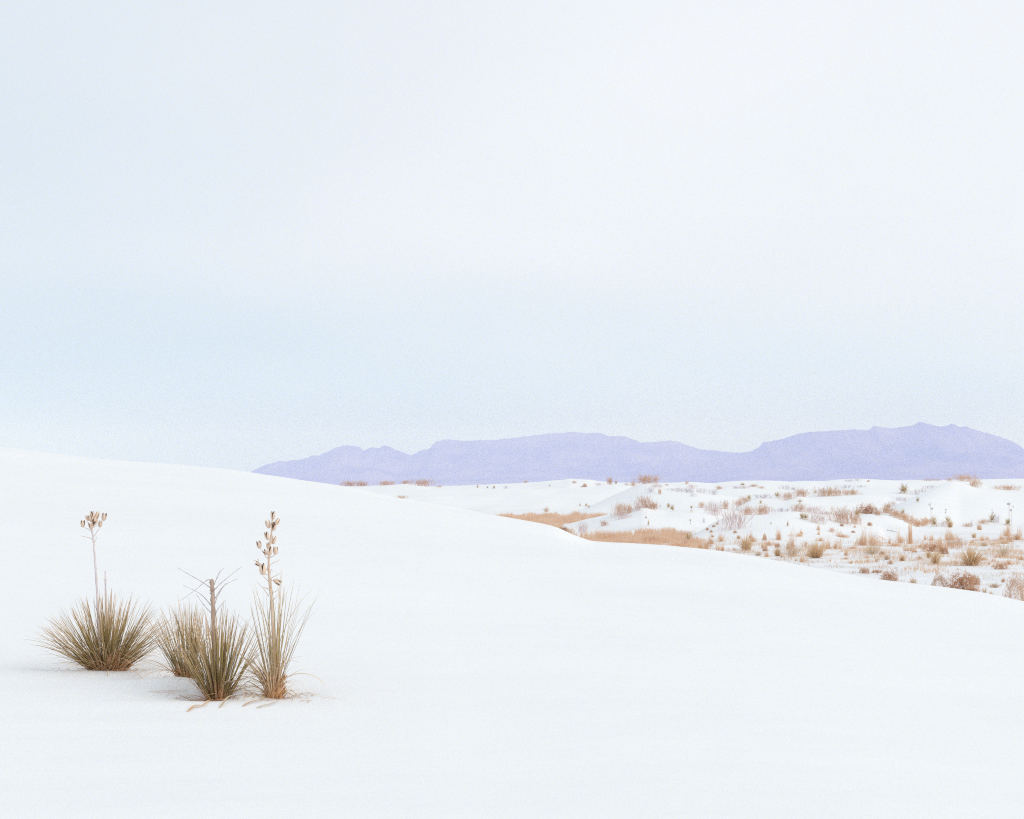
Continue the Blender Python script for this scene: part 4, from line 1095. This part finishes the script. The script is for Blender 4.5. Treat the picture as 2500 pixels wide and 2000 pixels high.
it(2496, 1368, 14, 11, 'tuft'); it(2425, 1372, 7, 9, 'tuft'); it(2414, 1379, 6, 8, 'tuft'); it(2424, 1385, 6, 7, 'tuft'); it(2245, 1366, 15, 7, 'pale'); it(2246, 1337, 13, 9, 'tuft')

protos('strip', 'dome', [proto_twigs(210 + i, 110, 2, .009, 1.0, 6) for i in range(3)])
protos('brushmound', 'brushpale', [proto_shell(200 + i, 1300, .009, .17) for i in range(3)])

NAMES = {'tuft': 'grass_tuft', 'golden': 'grass_mound', 'pale': 'pale_grass_clump', 'dome': 'brown_bush', 'brush': 'dry_brush', 'strip': 'dry_brush', 'twig': 'bare_bush', 'lav': 'bare_bush',
         'yucca': 'yucca_plant', 'tallyucca': 'yucca_plant', 'leafcolumn': 'grass_tuft', 'brushmound': 'dry_brush'}
CATS = {'grass_tuft': 'grass tuft', 'grass_mound': 'grass tuft', 'pale_grass_clump': 'grass tuft', 'brown_bush': 'bush', 'dry_brush': 'bush', 'bare_bush': 'bush', 'yucca_plant': 'yucca'}
GROUPS = {'grass_tuft': 'grass tufts on the flat', 'grass_mound': 'grass mounds on the flat', 'pale_grass_clump': 'pale grass clumps on the flat', 'brown_bush': 'brown bushes among the dunes', 'dry_brush': 'dry brush among the dunes',
          'bare_bush': 'bare twig bushes among the dunes', 'yucca_plant': 'small yuccas among the far dunes'}
WORDS = {'tuft': 'orange grass tuft', 'golden': 'golden grass clump', 'pale': 'pale grass clump', 'dome': 'dark brown bush', 'brush': 'tan brush', 'strip': 'brown strip brush', 'twig': 'pinkish twig bush', 'lav': 'grey lavender twigs',
         'yucca': 'small olive yucca', 'tallyucca': 'small trunked yucca', 'leafcolumn': 'tall grass tuft', 'brushmound': 'pale tan bush'}

# labels for the minor plants: what they look like and where they stand next to a landmark
taken = {}
for p in PL:
    if p['label'] is None:
        best = min(LM.items(), key=lambda kv: math.hypot(kv[1][0] - p['px'], 1.6 * (kv[1][1] - p['py'])))
        (lx, ly) = best[1]; dx, dy = p['px'] - lx, p['py'] - ly
        rel = ('right of' if dx > 0 else 'left of') if abs(dx) >= 1.2 * abs(dy) else ('below' if dy > 0 else 'above')
        size = 'tiny' if p['w'] < 8 and p['h'] < 9 else ('wide low' if p['w'] > 2.2 * p['h'] else ('slim' if p['h'] > 1.4 * p['w'] else 'small'))
        wd = WORDS[p['kind']]
        if wd.startswith('small'): size, wd = ('tiny' if size == 'tiny' else 'small'), wd[6:]
        if wd.startswith('tall'): size = ''
        p['key'] = (size, wd, rel, best[0]); p['dist'] = math.hypot(dx, dy)
        taken.setdefault(p['key'], []).append(p)
ORD = ['nearest', 'second', 'third', 'fourth', 'fifth', 'sixth', 'seventh', 'eighth']
for key, ps in taken.items():
    ps.sort(key=lambda q: q['dist'])
    for i, q in enumerate(ps):
        body = f"{key[0]} {key[1]} {key[2]} the {key[3]}".strip()
        q['label'] = body if len(ps) == 1 else (f"nearest {body}" if i == 0 else f"{ORD[i]} {body}")

rng = random.Random(7)
for p in PL:
    w3 = at(p['px'], p['py'])
    s = w3.y / FPX
    k_ = 1.38 if p['kind'] in ('brush', 'twig', 'lav', 'strip') and p['h'] < 15 else 1.2
    W, Hh = k_ * p['w'] * s, k_ * p['h'] * s
    me = rng.choice(PROTO[p['kind']])
    nm = NAMES[p['kind']]
    zg = ground_z(w3.x, w3.y)
    rz = rng.uniform(0, 6.283)
    if p['kind'] in ('yucca', 'tallyucca') or p['stalks']:
        root = empty(nm, (w3.x, w3.y, zg))
        b = mesh_obj('leaf_rosette' if 'yucca' in p['kind'] else 'foliage', me, root)
        b.rotation_euler = (0, 0, rz); b.scale = (W, W * rng.uniform(.7, 1), Hh)
        for (dx, hh) in p['stalks']:
            f = mesh_obj('flower_stalk', rng.choice(FARSTALK), root)
            f.location = (dx * s, rng.uniform(-.2, .2), 0)
            f.rotation_euler = (0, rng.uniform(-.05, .05), rng.uniform(0, 6.28)); f.scale = (hh * s * .9,) * 3
        o = root
    else:
        o = mesh_obj(nm, me)
        o.location = (w3.x, w3.y, zg - .01 * Hh)
        wide = p['w'] > 1.7 * p['h']
        o.rotation_euler = (0, 0, rz if not wide else rng.choice((0, math.pi)) + rng.uniform(-.3, .3))
        o.scale = (W, W * (rng.uniform(.4, .6) if wide else rng.uniform(.7, 1.0)), Hh)
    tag(o, p['label'], CATS[nm], GROUPS[nm])

# a fallen dead branch on the slope
a, b_ = at(2165, 1295), at(2191, 1301)
m_ = (a + b_) * .5
pts = []
for k in range(9):
    q = a.lerp(b_, k / 8)
    pts.append(Vector((q.x - m_.x, q.y - m_.y, ground_z(q.x, q.y) - m_.z + .03 + .02 * math.sin(k * 1.3))))
parts = [tube(pts, [.03 - .0022 * k for k in range(9)], 6, .2, 1), tube([pts[3], pts[3] + Vector((.25, .1, .16))], [.014, .005], 5), tube([pts[5], pts[5] + Vector((-.2, -.1, .12))], [.012, .005], 5)]
V, F_ = merge(parts)
o = mesh_obj('fallen_branch', np_mesh('fallen_branch', V, F_, [M['twig_grey']])); o.location = m_
tag(o, 'thin grey fallen branch on the white slope above the orange tufts', 'branch')

# ------------------------------------------------------------------ grass fields and stubble (nobody could count the blades)
def field(name, poly_px, n, hgt, mat, label, cat, seed, hw=.010, clump=1.0, fan=.35, y0=30, thin=0.0):
    """blades of grass over the ground area given by a distance range for every pixel column"""
    rng = np.random.RandomState(seed)
    a = np.array(poly_px, float)                    # px, near distance, far distance
    wts = a[:, 2] - a[:, 1]
    px = rng.uniform(a[0, 0], a[-1, 0], n * 4)
    nearY = np.interp(px, a[:, 0], a[:, 1]); farY = np.interp(px, a[:, 0], a[:, 2])
    jit = sum(np.sin(px * k + rng.uniform(0, 6.3)) for k in (.05, .11, .23, .47)) / 2.0
    farY = farY * (1 - .022 * (1 + jit)); nearY = nearY * (1 + .02 * jit)
    Y = nearY + (farY - nearY) * rng.random_sample(len(px))
    ends = np.minimum(np.clip((px - a[0, 0]) / 45, 0, 1), np.clip((a[-1, 0] - px) / 60, 0, 1))
    keep = rng.random_sample(len(px)) < np.clip((farY - nearY) / wts.max(), 0, 1) * ends
    px, Y = px[keep], Y[keep]
    X = (px - 1250) / FPX * Y
    dens = smooth_noise(X, Y * .8, seed + 1, 9, .4, 2.2) + .6 * smooth_noise(X, Y, seed + 2, 9, 2, 5)
    k2 = dens * clump + rng.normal(0, .5, len(X)) > thin
    X, Y = X[k2][:n], Y[k2][:n]
    ok = height(X, Y) < -3.80
    X, Y = X[ok], Y[ok]
    hs = hgt * (0.55 + .55 * rng.random_sample(len(X))) * (1 + .5 * np.clip(smooth_noise(X, Y * .5, seed + 5, 9, .4, 2.4), -1.3, 1.6))
    Z = height(X, Y) + EYE - .02
    az = rng.uniform(0, 6.283, len(X)); off = np.abs(rng.normal(0, fan, len(X))) * hs
    sx, sy = np.cos(az + 1.3) * hw, np.sin(az + 1.3) * hw
    tx, ty = X + np.cos(az) * off, Y + np.sin(az) * off
    mx_, my_ = X + np.cos(az) * off * .35, Y + np.sin(az) * off * .35
    v = np.stack([np.stack([X - sx, Y - sy, Z], -1), np.stack([X + sx, Y + sy, Z], -1),
                  np.stack([mx_ + sx * .8, my_ + sy * .8, Z + hs * .6], -1), np.stack([mx_ - sx * .8, my_ - sy * .8, Z + hs * .6], -1),
                  np.stack([tx + sx * .25, ty + sy * .25, Z + hs], -1), np.stack([tx - sx * .25, ty - sy * .25, Z + hs], -1)], 1)
    nb = len(X)
    base = np.arange(nb)[:, None] * 6
    f = np.concatenate([base + np.array([[0, 1, 2, 3]]), base + np.array([[3, 2, 4, 5]])], 0)
    o = mesh_obj(name, np_mesh(name, v.reshape(-1, 3), f, [M[mat]]))
    return tag(o, label, cat, kind='stuff')

field('grass_field', [(1365, 86, 104), (1400, 85, 110), (1440, 83, 114), (1490, 82, 119), (1540, 82, 124), (1600, 85, 126), (1680, 88, 118), (1740, 90, 104)], 21000, .42, 'grasspatch',
      'dense tan grass field behind the near dune, the right and nearer of two', 'grass', 31, hw=.011, thin=-.35)
field('grass_field', [(1150, 120, 165), (1200, 118, 190), (1300, 118, 200), (1368, 128, 203), (1382, 147, 203), (1480, 152, 205), (1530, 165, 200)], 27000, .42, 'grasspatch',
      'dense tan grass field farther back, the left of two, ending at a dune', 'grass', 33, hw=.013, thin=-.35)
field('stubble', [(1690, 86, 108), (1800, 70, 106), (2000, 60, 108), (2250, 50, 112), (2520, 44, 112), (2900, 40, 112)], 15500, .13, 'stubble',
      'short pale stubble scattered between the tufts on the flat', 'stubble', 35, hw=.006, clump=1.3, fan=1.0, thin=.75)

field('grass_litter', [(1690, 88, 106), (1800, 78, 104), (2000, 72, 104), (2250, 66, 108), (2520, 62, 108), (2900, 60, 108)], 23000, .27, 'tuft',
      'thin orange grass litter scattered among the tufts on the flat', 'grass', 47, hw=.007, clump=1.4, fan=.8, thin=1.05)

# ------------------------------------------------------------------ haze: the air between us and the mountains
def haze_box():
    x0, x1, y0, y1, z0, z1 = -42000, 42000, -42000, 42000, -14.0, 1500.0
    V = [(x, y, z) for x in (x0, x1) for y in (y0, y1) for z in (z0, z1)]
    F = [(0, 1, 3, 2), (4, 6, 7, 5), (0, 4, 5, 1), (2, 3, 7, 6), (0, 2, 6, 4), (1, 5, 7, 3)]
    m = bpy.data.materials.new('haze'); m.use_nodes = True
    nt = m.node_tree; nt.nodes.clear()
    out = nt.nodes.new('ShaderNodeOutputMaterial')
    pv = nt.nodes.new('ShaderNodeVolumePrincipled')
    pv.inputs['Color'].default_value = (0.36, 0.43, 1.0, 1)
    pv.inputs['Absorption Color'].default_value = (1, 1, 1, 1)
    pv.inputs['Density'].default_value = 9.8e-5
    pv.inputs['Anisotropy'].default_value = 0.0
    nt.links.new(pv.outputs[0], out.inputs['Volume'])
    o = mesh_obj('haze', np_mesh('haze', V, F, [m]))
    tag(o, 'pale blue haze in the air before the mountains', 'haze', kind='stuff')
haze_box()
